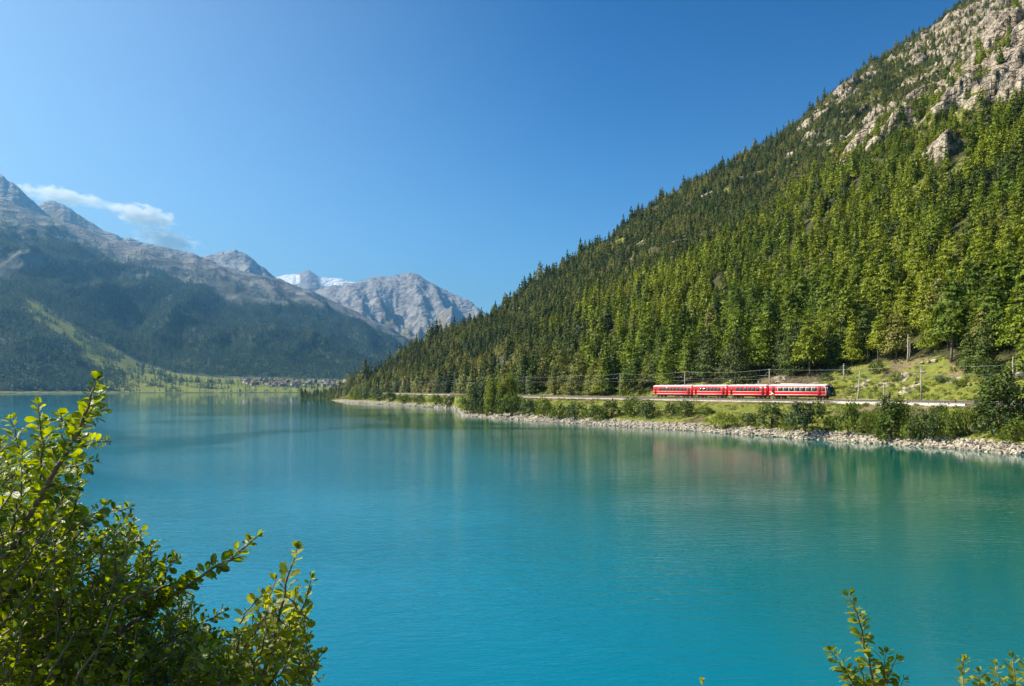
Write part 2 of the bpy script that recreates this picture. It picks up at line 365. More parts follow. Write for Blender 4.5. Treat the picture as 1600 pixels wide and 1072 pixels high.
    V = np.stack([X, R, Z], -1).reshape(-1, 3)
    idx = np.arange(n*k2).reshape(n, k2)
    F = np.stack([idx[:-1, :-1], idx[1:, :-1], idx[1:, 1:], idx[:-1, 1:]], -1).reshape(-1, 4)
    me = mesh_np('mountainside', V, F, [M_slope], None, True, dict(dry=np.clip(dry+trackm*.55, 0, 1), lush=np.clip(lush-trackm, 0, 1), rock=np.clip(rock-trackm, 0, 1), snow=R*0))
    tag(link('hillside', me), 'steep wooded mountainside with pale crags above the lake', 'hillside', kind='structure')
    return dict(X=X, R=R, Z=Z, T=T, Q=Q, PX=PX, PY=PY, rock=rock, inside=inside, meadow=meadow, solid=solid)
RT = build_right()

def sample_grid(G, n, dens, jr=rng):
    """n random points on grid G, weighted by plan area times dens (per cell); returns dict of samples"""
    X, Y, Z = G['X'], G['R'], G['Z']
    ax, ay, az = X[1:, :-1]-X[:-1, :-1], Y[1:, :-1]-Y[:-1, :-1], Z[1:, :-1]-Z[:-1, :-1]
    bx, by, bz = X[:-1, 1:]-X[:-1, :-1], Y[:-1, 1:]-Y[:-1, :-1], Z[:-1, 1:]-Z[:-1, :-1]
    area = np.abs(ax*by-ay*bx)
    w = area*dens[:-1, :-1]
    tot = w.sum()
    if n is None: n = int(tot)
    p = (w/tot).ravel(); c = np.cumsum(p)
    ids = np.searchsorted(c, jr.random(n)); ids = np.clip(ids, 0, len(p)-1)
    i, j = np.unravel_index(ids, w.shape)
    a, b = jr.random(n), jr.random(n)
    out = {}
    for k, A in G.items():
        out[k] = A[i, j]*(1-a)*(1-b)+A[i+1, j]*a*(1-b)+A[i, j+1]*(1-a)*b+A[i+1, j+1]*a*b
    return out
def ground_r(px, py):
    """first depth past the track where the hillside is seen at row py in column px"""
    i = int(np.clip(np.searchsorted(cols, px), 1, len(cols)-1)); q = RT['Q'][i]
    PYc = py_of(RT['R'][i], RT['Z'][i])
    for j in range(len(q)):
        if q[j] == 7 and PYc[j] <= py: return RT['R'][i, j], RT['Z'][i, j]
    return RT['R'][i, -45], RT['Z'][i, -45]
def ground_z(px, r):
    i = int(np.clip(np.searchsorted(cols, px), 1, len(cols)-1))
    return float(np.interp(r, RT['R'][i], RT['Z'][i]))
def bank_r(px, py):
    """depth on the bank between lake and track seen at row py"""
    i = int(np.clip(np.searchsorted(cols, px), 1, len(cols)-1)); q = RT['Q'][i]; PYc = py_of(RT['R'][i], RT['Z'][i])
    js = [j for j in range(len(q)) if 2 <= q[j] <= 4]
    for j in js:
        if PYc[j] <= py: return RT['R'][i, j], RT['Z'][i, j]
    return RT['R'][i, js[-1]], RT['Z'][i, js[-1]]

# ------------------------------------------------------------------ lake, near bank
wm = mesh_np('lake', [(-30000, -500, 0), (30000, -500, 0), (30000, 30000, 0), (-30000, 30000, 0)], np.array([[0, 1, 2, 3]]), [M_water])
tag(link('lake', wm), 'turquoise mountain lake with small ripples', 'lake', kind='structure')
gx = np.concatenate([np.arange(-60, 60.1, 1.5)]); gy = np.array([-60, -40, -20, -8, -3, .5, 2, 4, 6, 9, 12, 15, 18, 22])
gz = np.array([14, 12, 10, 8.6, 8.3, 8.0, 7.2, 5.6, 4.2, 2.3, .6, -1, -2.5, -4])
GX, GY = np.meshgrid(gx, gy, indexing='ij'); GZ = np.broadcast_to(gz, GX.shape)+.3*fbm(GX, GY, 5, 3, 5)*(GY < 18)
idx = np.arange(GX.size).reshape(GX.shape)
nb = mesh_np('near_bank', np.stack([GX, GY, GZ], -1).reshape(-1, 3), np.stack([idx[:-1, :-1], idx[1:, :-1], idx[1:, 1:], idx[:-1, 1:]], -1).reshape(-1, 4), [M_slope], None, True, dict(dry=GX*0+.3, lush=GX*0+.6, rock=GX*0, snow=GX*0))
tag(link('near_bank', nb), 'grassy bank under the viewpoint', 'bank', kind='structure')

# ------------------------------------------------------------------ far valley and mountains (left)
lc = np.concatenate([-np.geomspace(3000, 62, 60), np.arange(-60, 790, 3.), np.arange(790, 1000, 12.)])
V_sh = [(-3000, 350), (-1000, 900), (-400, 1350), (0, 1850), (150, 2000), (300, 2120), (550, 2380), (700, 2500), (1000, 2700)]
V_h = [(-3000, -300, 1000), (-1000, 60, 2200), (-400, 330, 2600), (-100, 440, 2650), (0, 476, 2600), (60, 502, 2550), (100, 524, 2520), (140, 550, 2480), (180, 572, 2440), (220, 590, 2400), (280, 601, 2420), (340, 604, 2480), (450, 606, 2580), (550, 607, 2680), (700, 607, 2800), (1000, 607, 2900)]
V_m = [(-3000, -330, 1300), (-1000, 30, 2600), (-400, 290, 3000), (-100, 400, 3050), (0, 440, 3000), (60, 472, 3000), (100, 500, 2950), (180, 545, 2900), (220, 568, 2900), (280, 584, 2900), (340, 590, 2900), (450, 592, 2950), (550, 594, 3000), (700, 597, 3100), (1000, 597, 3200)]
V_c = [(-3000, -300, 2400), (-1000, 120, 3900), (-600, 210, 4300), (-200, 268, 4700), (0, 312, 4900), (60, 334, 5250), (100, 347, 5300), (160, 374, 5400), (240, 392, 5500), (330, 412, 5700), (430, 436, 6000), (500, 461, 6200), (560, 491, 6400), (620, 522, 6600), (660, 546, 6800), (720, 572, 7000), (800, 598, 7200), (1000, 604, 7300)]
def itp(T, c): T = np.array(T, float); return np.interp(lc, T[:, 0], T[:, c])
def build_left():
    px = lc; ds = itp(V_sh, 1)*(1+.006*pnoise(px/23., px*0+1, 3)); dh, dm, dc = itp(V_h, 2), itp(V_m, 2), smooth(itp(V_c, 2), 9)
    zh, zm, zc = z_at(itp(V_h, 1), dh), z_at(itp(V_m, 1), dm), z_at(smooth(itp(V_c, 1), 3), dc)
    rk = np.stack([ds-80, ds, ds+25, dh, dm, dc, dc+3500], 1); zk = np.stack([ds*0-8, ds*0, ds*0+2.5, zh, zm, zc, zc*0+50], 1)
    seg = [3, 2, 40, 26, 190, 20]
    R, Z, T, Q = [], [], [], []
    for s, n in enumerate(seg):
        t = np.arange(n)/n
        g = t
        if s == 2: g = t**1.15
        if s == 4: g = .18*t+.82*(1-(1-t)**1.25)*t**.12; g = .55*g+.45*t
        R.append(rk[:, s:s+1]*(1-t)+rk[:, s+1:s+2]*t); Z.append(zk[:, s:s+1]*(1-g)+zk[:, s+1:s+2]*g)
        T.append(np.broadcast_to(t, R[-1].shape)); Q.append(np.full(R[-1].shape, s))
    R.append(rk[:, -1:]); Z.append(zk[:, -1:]); T.append(R[-1]*0+1); Q.append(np.full(R[-1].shape, 5))
    R, Z, T, Q = [np.concatenate(a, 1) for a in (R, Z, T, Q)]
    PX = np.broadcast_to(px[:, None], R.shape).copy(); X = U(PX)*R
    up = np.where(Q == 4, sstep(0, .2, T)*(1-.8*np.exp(-((T-1)/.04)**2)), 0)*np.clip(Z/200, 0, 1)
    hl = np.where(Q == 2, sstep(0, .2, T)*sstep(1, .9, T), 0)*np.clip(Z/80, 0, 1)
    Z = Z+up*(185*(ridged(X+R*.25, R*.35, 620, 5, 4)-.35)*(1-.75*T)+26*fbm(X, R, 260, 5, 14))+hl*24*fbm(X, R, 300, 3, 24)
    PY = py_of(R, Z)
    tline = .55+.30*fbm(X, R, 700, 3, 8)+.10*fbm(X, R, 150, 3, 9)-.16*sstep(120, 0, PX)
    forest = np.where(Q == 4, sstep(.03, -.03, T-tline), 0.)*sstep(0, .015, T)
    pas = np.exp(-((PX-10)/75)**2-((PY-412)/26)**2)
    forest *= 1-sstep(.35, .6, pas+.3*fbm(X, R, 120, 3, 3))
    spur = np.where(Q == 2, sstep(.0, .015, T)*sstep(250, 110, PX+60*fbm(X, R, 200, 3, 31)+T*30)*sstep(.995, .97, T), 0.)
    sc = np.where((Q == 2) | (Q == 3), sstep(.12, .3, fbm(X, R, 110, 3, 35))*.38*sstep(560, 360, PX), 0)*sstep(0, .03, np.where(Q == 2, T, 1))
    clump = np.where(Q == 3, sstep(.08, .25, fbm(X, R, 90, 3, 36))*sstep(260, 120, PX)*.8, 0)
    forest = np.maximum(np.maximum(forest, np.where(Q == 3, sstep(55, 10, PX+25*fbm(X, R, 150, 2, 37)), 0)), np.maximum(spur, np.maximum(sc, clump)))
    meadow = np.where(((Q == 2) & (spur < .5)) | (Q == 3), 1., 0.)
    steepdry = np.where(Q == 3, sstep(210, 60, PX), 0)
    alp = np.where(Q >= 4, 1., 0.)*(1-forest)
    rock = np.where(Q >= 4, np.clip(ridged(X, R*.6, 260, 4, 44)*1.2-.35+.5*T, 0, 1)*.8, 0)*sstep(.45, .9, T)
    n, k2 = R.shape; idx = np.arange(n*k2).reshape(n, k2)
    me = mesh_np('valley', np.stack([X, R, Z], -1).reshape(-1, 3), np.stack([idx[:-1, :-1], idx[1:, :-1], idx[1:, 1:], idx[:-1, 1:]], -1).reshape(-1, 4), [M_valley], None, True,
                 dict(dry=np.clip(np.where(Q >= 4, alp*.8, 0)+steepdry*.6, 0, 1), lush=np.clip(meadow-steepdry*.3-np.where(Q < 2, 1, 0), 0, 1), rock=np.clip(np.where(Q < 2, .25, rock), 0, 1), snow=R*0))
    tag(link('valley_mountain', me), 'long blue hazy mountain with dark forest and meadows at its foot', 'mountain', kind='structure')
    return dict(X=X, R=R, Z=Z, T=T, Q=Q, PX=PX, PY=PY, forest=forest, meadow=meadow)
LT = build_left()

def peak(name, label, table, depth, thick, rug, seed, snow=None, wave=900, foot=600):
    t = np.array(table, float); px = np.arange(t[0, 0], t[-1, 0]+.1, 2.)
    cyy = np.interp(px, t[:, 0], t[:, 1]); zc = z_at(cyy, depth); zc = zc+sstep(0, 40, zc)*25*fbm(px*3, px*0, 60, 3, seed)
    n = 110; tt = np.linspace(0, 1, n)
    zf = -10.
    R1 = depth-thick*(1-tt)[None, :]+px[:, None]*0
    Z1 = zf+(zc[:, None]-zf)*(tt[None, :]**1.0)
    tb = np.linspace(0, 1, 25)[1:]
    R2 = depth+thick*.9*tb[None, :]+px[:, None]*0; Z2 = zc[:, None]*(1-tb[None, :])+zf*tb[None, :]
    R = np.concatenate([R1, R2], 1); Z = np.concatenate([Z1, Z2], 1)
    PX = np.broadcast_to(px[:, None], R.shape); X = U(PX)*R
    T = np.concatenate([np.broadcast_to(tt, R1.shape), 1-np.broadcast_to(tb, R2.shape)], 1)
    w = np.sin(np.clip(T, 0, 1)*math.pi)**.8
    Z = Z+w*rug*(ridged(X+.3*R, R*.45, wave, 6, seed+5)-.4+.25*fbm(X, R, 220, 4, seed+2))*np.clip(Z/500, .1, 1)
    PY = py_of(R, Z)
    rock = np.clip(.25+T*.6+1.0*fbm(X, R, 500, 4, seed+9), 0, 1)
    sn = R*0
    if snow:
        for (a, b, c, d) in snow: sn = np.maximum(sn, np.exp(-(np.abs(PX-a)/c)**4-(np.abs(PY-b)/d)**4))
        sn = sn*np.where(T > .3, 1, 0)
    k2 = R.shape[1]; idx = np.arange(R.size).reshape(R.shape)
    me = mesh_np(name, np.stack([X, R, Z], -1).reshape(-1, 3), np.stack([idx[:-1, :-1], idx[1:, :-1], idx[1:, 1:], idx[:-1, 1:]], -1).reshape(-1, 4), [M_peak], None, True,
                 dict(dry=np.clip(.8-T*.3+R*0, 0, 1), lush=R*0, rock=rock, snow=sn))
    tag(link(name, me), label, 'mountain', kind='structure')
peak('mountain_peak', 'steep blue ridge falling into view at far left', [(-700, 320), (-400, 262), (-180, 250), (-60, 252), (0, 271), (20, 286), (45, 308), (75, 335), (110, 365), (180, 420), (260, 500), (300, 600)], 6300, 1500, 200, 101)
peak('mountain_peak', 'small pointed peak behind the left ridge under the cloud', [(-80, 420), (0, 372), (40, 335), (62, 319), (85, 312), (102, 321), (130, 340), (165, 362), (220, 378), (300, 395), (360, 420), (420, 600)], 7000, 1500, 200, 131)
peak('mountain_peak', 'rounded grey peak in the middle distance', [(200, 600), (240, 440), (290, 406), (320, 400), (345, 394), (368, 390), (384, 397), (402, 411), (428, 431), (460, 448), (520, 480), (560, 600)], 8300, 1700, 300, 161)
peak('mountain_peak', 'distant peak with snowfields on both shoulders', [(380, 600), (410, 436), (440, 431), (465, 428), (483, 421), (497, 432), (515, 434), (535, 437), (556, 441), (600, 452), (660, 480), (720, 600)], 11800, 2000, 260, 191, snow=[(450, 436, 20, 9), (528, 440, 30, 9)], wave=1300)
peak('mountain_peak', 'broad bare grey peak beyond the lake head', [(380, 600), (430, 480), (500, 452), (520, 446), (555, 441), (585, 433), (612, 431), (628, 428), (640, 426), (655, 430), (672, 441), (700, 455), (725, 468), (752, 484), (800, 520), (860, 570), (950, 600)], 9300, 2600, 430, 221, wave=900)

# ------------------------------------------------------------------ plants: meshes
def cards(P, Nn, sx, sy, r):
    """one bent-cornered leaf-clump face per point"""
    n = len(P); Nn = Nn/np.maximum(np.linalg.norm(Nn, axis=1, keepdims=True), 1e-6)
    a = r.normal(size=(n, 3)); t = np.cross(Nn, a); t /= np.maximum(np.linalg.norm(t, axis=1, keepdims=True), 1e-6); b = np.cross(Nn, t)
    sx = (sx*r.uniform(.6, 1.3, n))[:, None]; sy = (sy*r.uniform(.6, 1.3, n))[:, None]
    j = lambda: r.uniform(.55, 1.15, (n, 1))
    V = np.stack([P-t*sx*j(), P-b*sy*j()+Nn*sx*.25*j(), P+t*sx*j(), P+b*sy*j()-Nn*sx*.2*j()], 1).reshape(-1, 3)
    return V, np.arange(4*n).reshape(n, 4)
def conifer(seed, H, R, base, ncl, nq, qs, power=.85, round_=.0, droop=.12, gap=0.):
    r = np.random.default_rng(seed)
    h = base+(1-base)*(1-np.sqrt(r.random(ncl)*.985+.008))**1.0
    h = np.sort(h)
    rel = (h-base)/(1-base)
    env = (1-rel)**power
    if round_: env = env*(1-round_)+round_*np.sqrt(np.clip(1-(2*rel-.75)**2/1.7, 0, 1))*(1-rel**6)
    ang = np.arange(ncl)*2.39996+r.normal(0, .35, ncl)
    lob = 1+.28*np.sin(ang*2+seed)*np.sin(h*9+seed)+r.normal(0, .10, ncl)
    rad = R*env*np.clip(lob, .5, 1.5)*np.sqrt(r.uniform(.30, 1.0, ncl))
    C = np.stack([np.cos(ang)*rad, np.sin(ang)*rad, h*H-droop*rad], 1)
    ln = .17*R*(.35+env); 
    P = []; NN = []
    out = np.stack([np.cos(ang), np.sin(ang), ang*0], 1)
    for k in range(ncl):
        m = nq
        g = r.normal(size=(m, 3))*[1, 1, .45]*ln[k]
        rd = r.normal(size=m)*ln[k]*1.1
        q = C[k]+g+out[k]*rd[:, None]; q[:, 2] -= np.abs(rd)*.10
        P.append(q); NN.append(out[k]*.85+np.array([0, 0, .6])+r.normal(size=(m, 3))*.36)
    P = np.concatenate(P); NN = np.concatenate(NN)
    m = max(8, nq*2); tp = np.stack([r.normal(0, .05*R, m), r.normal(0, .05*R, m), H*(1-.10*r.random(m)**1.2*1.6)], 1); tp[:, :2] *= ((H-tp[:, 2])/H*8+.1)[:, None]
    P = np.concatenate([P, tp]); NN = np.concatenate([NN, tp*[1, 1, 0]+[0, 0, .4]+r.normal(size=(m, 3))*.4])
    return cards(P, NN, qs*.9, qs*.55, r)
def trunk_mb(H, rad, base, seed, limbs=7, lean=0):
    r = random.Random(seed); mb = MB()
    pts = [(lean*H*t+.012*H*math.sin(3*t+seed), .01*H*math.sin(4*t+seed*2), H*t-.4*(t == 0)) for t in (0, .08, .3, .55, .8, .96)]
    mb.tube(pts, [rad*1.35, rad, rad*.8, rad*.55, rad*.3, rad*.08], 7)
    for k in range(limbs):
        z = H*(base*.6+.5*r.random()); a = r.random()*6.28; l = H*.12*r.uniform(.6, 1.2)
        mb.tube([(0, 0, z), (math.cos(a)*l, math.sin(a)*l, z+l*.15)], [rad*.22, rad*.08], 4)
    return mb
def shrub_cards(seed, R, H, ncl, nq, qs, tall=False):
    r = np.random.default_rng(seed)
    th = r.uniform(0, 6.283, ncl); u = r.random(ncl)**.6
    if tall: zz = r.uniform(.08, 1, ncl); rr = np.sqrt(np.clip(1-(zz*1.1-.35)**2/.75, 0, 1))*np.sqrt(r.uniform(.35, 1, ncl))
    else: ph = np.arccos(u); zz = np.cos(ph)*r.uniform(.75, 1.05, ncl); rr = np.sin(ph)**.6*np.sqrt(r.uniform(.4, 1., ncl))
    lob = 1+.25*np.sin(3*th+seed)+.12*r.normal(size=ncl)
    C = np.stack([np.cos(th)*rr*R*lob, np.sin(th)*rr*R*lob, zz*H*(1+.12*np.sin(2*th+seed*3))], 1)
    P = C[:, None, :]+r.normal(size=(ncl, nq, 3))*[.13*R, .13*R, .10*H]
    NN = (C*[1, 1, .6]+[0, 0, .4*H])[:, None, :]/max(R, H)+r.normal(size=(ncl, nq, 3))*.5
    P = P.reshape(-1, 3); P[:, 2] = np.maximum(P[:, 2], .05)
    return cards(P, NN.reshape(-1, 3), qs*.8, qs*.6, r)

def joined(name, V, F, mb, ml, mb_mat):                 # crown + trunk in one mesh for the masses
    k = len(V); V2 = np.concatenate([V, np.array(mb.V)]) if mb else V
    Fs = [tuple(f) for f in F]+([tuple(k+i for i in f) for f in mb.F] if mb else [])
    return mesh_np(name, V2, Fs, [ml, mb_mat], [0]*len(F)+([1]*len(mb.F) if mb else []))
def hidden_collection(name, meshes):
    c = bpy.data.collections.new(name)
    for i, me in enumerate(meshes):
        o = bpy.data.objects.new('%s_%02d' % (name, i), me); c.objects.link(o)
    return c
def scatter(name, P, rz, sc, idx, coll, label, cat, sz=None):
    """one stuff object: instances of the meshes in coll on the points P"""
    me = bpy.data.meshes.new(name); me.vertices.add(len(P)); me.vertices.foreach_set('co', np.asarray(P, np.float32).ravel())
    a = me.attributes.new('rz', 'FLOAT', 'POINT'); a.data.foreach_set('value', np.asarray(rz, np.float32))
    a = me.attributes.new('sc', 'FLOAT_VECTOR', 'POINT'); sc = np.asarray(sc, np.float32)
    s3 = np.stack([sc, sc, sc*(1 if sz is None else np.asarray(sz, np.float32))], 1); a.data.foreach_set('vector', s3.astype(np.float32).ravel())
    a = me.attributes.new('pick', 'INT', 'POINT'); a.data.foreach_set('value', np.asarray(idx, np.int32))
    me.update()
    o = link(name, me); tag(o, label, cat, kind='stuff')
    g = bpy.data.node_groups.new(name+'_nodes', 'GeometryNodeTree')
    g.interface.new_socket('Geometry', in_out='INPUT', socket_type='NodeSocketGeometry'); g.interface.new_socket('Geometry', in_out='OUTPUT', socket_type='NodeSocketGeometry')
    gi = g.nodes.new('NodeGroupInput'); go = g.nodes.new('NodeGroupOutput'); ip = g.nodes.new('GeometryNodeInstanceOnPoints'); ci = g.nodes.new('GeometryNodeCollectionInfo')
    ci.inputs['Collection'].default_value = coll; ci.inputs['Separate Children'].default_value = True; ci.inputs['Reset Children'].default_value = True
    def na(nm, dt):
        n = g.nodes.new('GeometryNodeInputNamedAttribute'); n.data_type = dt; n.inputs['Name'].default_value = nm; return n.outputs['Attribute']
    cx = g.nodes.new('ShaderNodeCombineXYZ'); g.links.new(na('rz', 'FLOAT'), cx.inputs[2])
    m2p = g.nodes.new('GeometryNodeMeshToPoints'); g.links.new(gi.outputs[0], m2p.inputs['Mesh'])
    g.links.new(m2p.outputs[0], ip.inputs['Points']); g.links.new(ci.outputs[0], ip.inputs['Instance'])
    ip.inputs['Pick Instance'].default_value = True; g.links.new(na('pick', 'INT'), ip.inputs['Instance Index'])
    g.links.new(cx.outputs[0], ip.inputs['Rotation']); g.links.new(na('sc', 'FLOAT_VECTOR'), ip.inputs['Scale'])
    g.links.new(ip.outputs[0], go.inputs[0])
    md = o.modifiers.new('scatter', 'NODES'); md.node_group = g
    return o

# ------------------------------------------------------------------ forest on the mountainside
NV = 5
near_mesh = {}
for sp, mat, H, Rr, pw, rd in (('spruce', M_spruce, 16, 3.0, .9, .0), ('larch', M_larch, 17, 2.75, .92, .05), ('pine', M_upper, 14, 3.2, .85, .12)):
    near_mesh[sp] = []
    for k in range(NV):
        base = (.10, .16, .05, .20, .12)[k] if sp != 'larch' else (.2, .26, .14, .3, .22)[k]
        V, F = conifer(100*k+len(sp), H, Rr*(.9+.08*k), base, 105, 26, .40, pw, rd)
        near_mesh[sp].append((mesh_np(sp+'_crown', V, F, [mat]), trunk_mb(H, .20, base, k+3).mesh(sp+'_trunk', [M_bark]), H))
mid_meshes = []
for sp, mat, H, Rr, pw, rd in (('spruce', M_spruce, 15, 2.8, .9, .05), ('larch', M_larch, 17, 2.9, .92, .05), ('pine', M_upper, 13, 3.1, .85, .12)):
    for k in range(4):
        V, F = conifer(300+10*k+len(sp), H, Rr*(.85+.1*k), .08, 62, 11, .72, pw, rd)
        mid_meshes.append(joined('mid_'+sp, V, F, trunk_mb(H, .2, .2, k, 0), mat, M_bark))
C_mid = hidden_collection('forest_tree_kinds', mid_meshes)

G = RT
vis = (G['PX'] < 1950)
dens = np.where((G['Q'] == 7) & vis, np.interp(G['T'], [0, .1, .4, 1], [1/17., 1/8.5, 1/10.5, 1/14.]), 0)
dens = dens*np.where(G['inside'] > .3, np.clip(1.2-1.2*G['rock'], .12, 1)*1.1, np.clip(1-.95*G['rock'], .05, 1))
dens = dens*sstep(.6, .2, G['meadow'])*np.where(G['PX'] > 1000, sstep(.006, .014, G['T']), sstep(.001, .006, G['T']))
dens = np.where((G['Q'] == 7) & vis & (G['T'] > .965), 1/22., dens)
dens = np.where((G['Q'] == 8) & vis & (G['T'] < .10), 1/24., dens)
dens = dens*(1+.15*sstep(.25, .9, G['T'])*(G['Q'] == 7))*np.clip(1.0+1.6*fbm(G['X'], G['R'], 28, 3, 68), .18, 1.4)*np.where(G['Q'] == 7, sstep(-.50, -.22, fbm(G['X']+.5*G['Z'], G['Z']*.35+G['R']*.2, 36, 3, 69)), 1)
s = sample_grid(G, None, dens)
n = len(s['X']); print('mountainside trees', n)
rs = np.random.default_rng(5)
lar = sstep(.30, .20, s['T']+.05*fbm(s['X'], s['R'], 60, 2, 71))*sstep(820, 1000, s['PX']+70*fbm(s['X'], s['R'], 50, 2, 72))*(s['Q'] < 7.5)
clu = fbm(s['X'], s['R']+s['Z'], 34, 3, 73)
kind = np.where(rs.random(n) < lar*np.clip(.80+1.5*clu, .15, .97), 1, np.where(rs.random(n) < np.clip(.45-1.8*clu, .08, .92), 0, 2))
hs_ = np.clip(rs.normal(.88, .2, n), .4, 1.35)*np.where(s['T'] > .5, .95, 1.0); hs_ = hs_*np.where(s['inside'] > .3, .72, 1)*np.where(s['PX'] < 760, .95, 1)
hs_ = hs_*np.where((s['Q'] < 7.5) & (s['T'] < .1) & (s['PX'] > 1000), 1.15, 1)
hs_ = hs_*np.interp(s['T'], [0, .04, .12, .5, 1], [1.0, .84, .54, .55, .64])
size = hs_*16*FPX/s['R']
inframe = (s['PX'] > 560) & (s['PX'] < 1600) & (s['PY'] > -10)&(s['Q'] < 7.5)
# hand-set trees that stand out: (px, py of the foot, height m, kind, variant)
HERO = [(1487, 570, 23, 'larch', 3), (1264, 592, 20, 'larch', 1), (1538, 588, 13, 'spruce', 2), (1512, 583, 11, 'spruce', 0), (1186, 590, 18, 'larch', 4), (1076, 600, 19, 'larch', 0),
        (1590, 575, 18, 'larch', 1), (1235, 590, 15, 'spruce', 4), (1332, 572, 15, 'larch', 2), (1372, 566, 13, 'larch', 3), (1400, 560, 14, 'pine', 1), (1150, 602, 17, 'pine', 4), (1108, 602, 18, 'spruce', 1), (1040, 608, 15, 'larch', 2)]
used = 0; individuals = []
for (px, py, H, sp, v) in HERO:
    r, z = ground_r(px, py); individuals.append((px, r, z, H, sp, v, py))
hero_xy = np.array([(U(i[0])*i[1], i[1]) for i in individuals])
dmin = np.min(np.hypot(s['X'][:, None]-hero_xy[None, :, 0], s['R'][:, None]-hero_xy[None, :, 1]), 1)
ok = dmin > 4.5
order = np.argsort(-(size*inframe*ok))[:300-len(HERO)]
big = np.zeros(n, bool); big[order] = True
spn = ('spruce', 'larch', 'pine')
for i in order:
    individuals.append((s['PX'][i], s['R'][i], s['Z'][i], hs_[i]*(16, 17, 14)[kind[i]], spn[kind[i]], int(rs.integers(NV)), s['PY'][i]))
rest = ok & ~big
P = np.stack([s['X'], s['R'], s['Z']-.4], 1)[rest]
scatter('mountain_forest', P, rs.uniform(0, 6.28, rest.sum()), hs_[rest]*rs.uniform(.9, 1.15, rest.sum()), kind[rest]*4+rs.integers(0, 4, rest.sum()), C_mid,
        'dense conifer forest covering the steep mountainside up to the crags', 'forest', sz=rs.uniform(.85, 1.2, rest.sum()))
# labels for the trees one can tell apart: species, what they stand above or beside, rank in the slope, order from the left
LAND = [(560, 720, 'above the far shore track'), (720, 800, 'behind the wooded headland'), (800, 900, 'right of the headland'), (900, 1024, 'left of the tail coach'), (1024, 1087, 'above the tail coach'),
        (1087, 1142, 'above the third coach'), (1142, 1205, 'above the second coach'), (1205, 1306, 'above the front railcar'), (1306, 1423, 'right of the front railcar'), (1423, 1520, 'above the scree clearing'), (1520, 1700, 'at far right')]
LOOK = {'spruce': 'dark green spruce', 'larch': 'yellow-green larch', 'pine': 'olive green pine'}
def row_of(px, r): 
    d = (r-float(dtr(px)))
    return 'at the forest edge' if d < 32 else ('in middle ranks' if d < 75 else 'higher up')
ORD = ['leftmost', 'second from left', 'third from left', 'fourth from left', 'fifth from left', 'sixth from left', 'seventh from left', 'eighth from left', 'ninth from left', 'tenth from left']+['%dth from left' % k for k in range(11, 60)]
groups = {}
for t in individuals:
    ld = next((c for a, b, c in LAND if a <= t[0] < b), LAND[-1][2]); groups.setdefault((t[4], ld, row_of(t[0], t[1])), []).append(t)
CAT = {'spruce': 'spruce', 'larch': 'larch', 'pine': 'pine'}
for (sp, ld, rw), L_ in groups.items():
    L_.sort(key=lambda t: t[0])
    for k, t in enumerate(L_):
        px, r, z, H, _, v, _ = t
        lab = '%s %s %s' % (LOOK[sp], rw, ld)+('' if len(L_) == 1 else ', '+ORD[k])
        cr, tk, H0 = near_mesh[sp][v]
        e = thing(sp+'_tree', lab, 'tree', (float(U(px)*r), float(r), float(z)-.3), rs.uniform(0, 6.28), 'conifers of the mountainside above the track', H/H0)
        link('trunk', tk, e); link('crown', cr, e)

# ------------------------------------------------------------------ far forests across the lake
farm_ = []
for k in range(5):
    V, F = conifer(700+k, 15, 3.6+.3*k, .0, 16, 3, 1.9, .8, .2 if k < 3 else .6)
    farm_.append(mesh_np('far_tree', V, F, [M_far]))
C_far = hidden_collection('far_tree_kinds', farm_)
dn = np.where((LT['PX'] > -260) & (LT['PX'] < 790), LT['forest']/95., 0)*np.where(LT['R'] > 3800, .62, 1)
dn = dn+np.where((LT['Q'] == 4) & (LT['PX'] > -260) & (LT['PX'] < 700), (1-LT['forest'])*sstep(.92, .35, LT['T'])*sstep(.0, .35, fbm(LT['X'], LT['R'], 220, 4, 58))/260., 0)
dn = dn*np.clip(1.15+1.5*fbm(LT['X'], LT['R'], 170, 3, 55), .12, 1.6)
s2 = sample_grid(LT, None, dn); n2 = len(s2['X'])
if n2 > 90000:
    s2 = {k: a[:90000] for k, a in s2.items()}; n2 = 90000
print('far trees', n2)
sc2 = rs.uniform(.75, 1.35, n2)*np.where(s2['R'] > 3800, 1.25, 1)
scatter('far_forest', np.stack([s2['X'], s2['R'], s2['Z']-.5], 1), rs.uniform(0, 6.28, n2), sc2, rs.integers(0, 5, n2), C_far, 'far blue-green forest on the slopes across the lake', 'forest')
# trees and hedges around the valley meadows
dn = np.where((LT['Q'] == 2) & (LT['PX'] > 120) & (LT['PX'] < 600), np.where(LT['T'] < .10, 1/95., 0)*np.clip(.5+2*fbm(LT['X'], LT['R'], 60, 2, 61), .15, 1), 0)
s3 = sample_grid(LT, None, dn); n3 = len(s3['X'])
scatter('lakeside_hedge', np.stack([s3['X'], s3['R'], s3['Z']-.3], 1), rs.uniform(0, 6.28, n3), rs.uniform(.35, .75, n3), rs.integers(0, 5, n3), C_far, 'dark row of trees and hedge along the far lakeshore meadows', 'hedge')

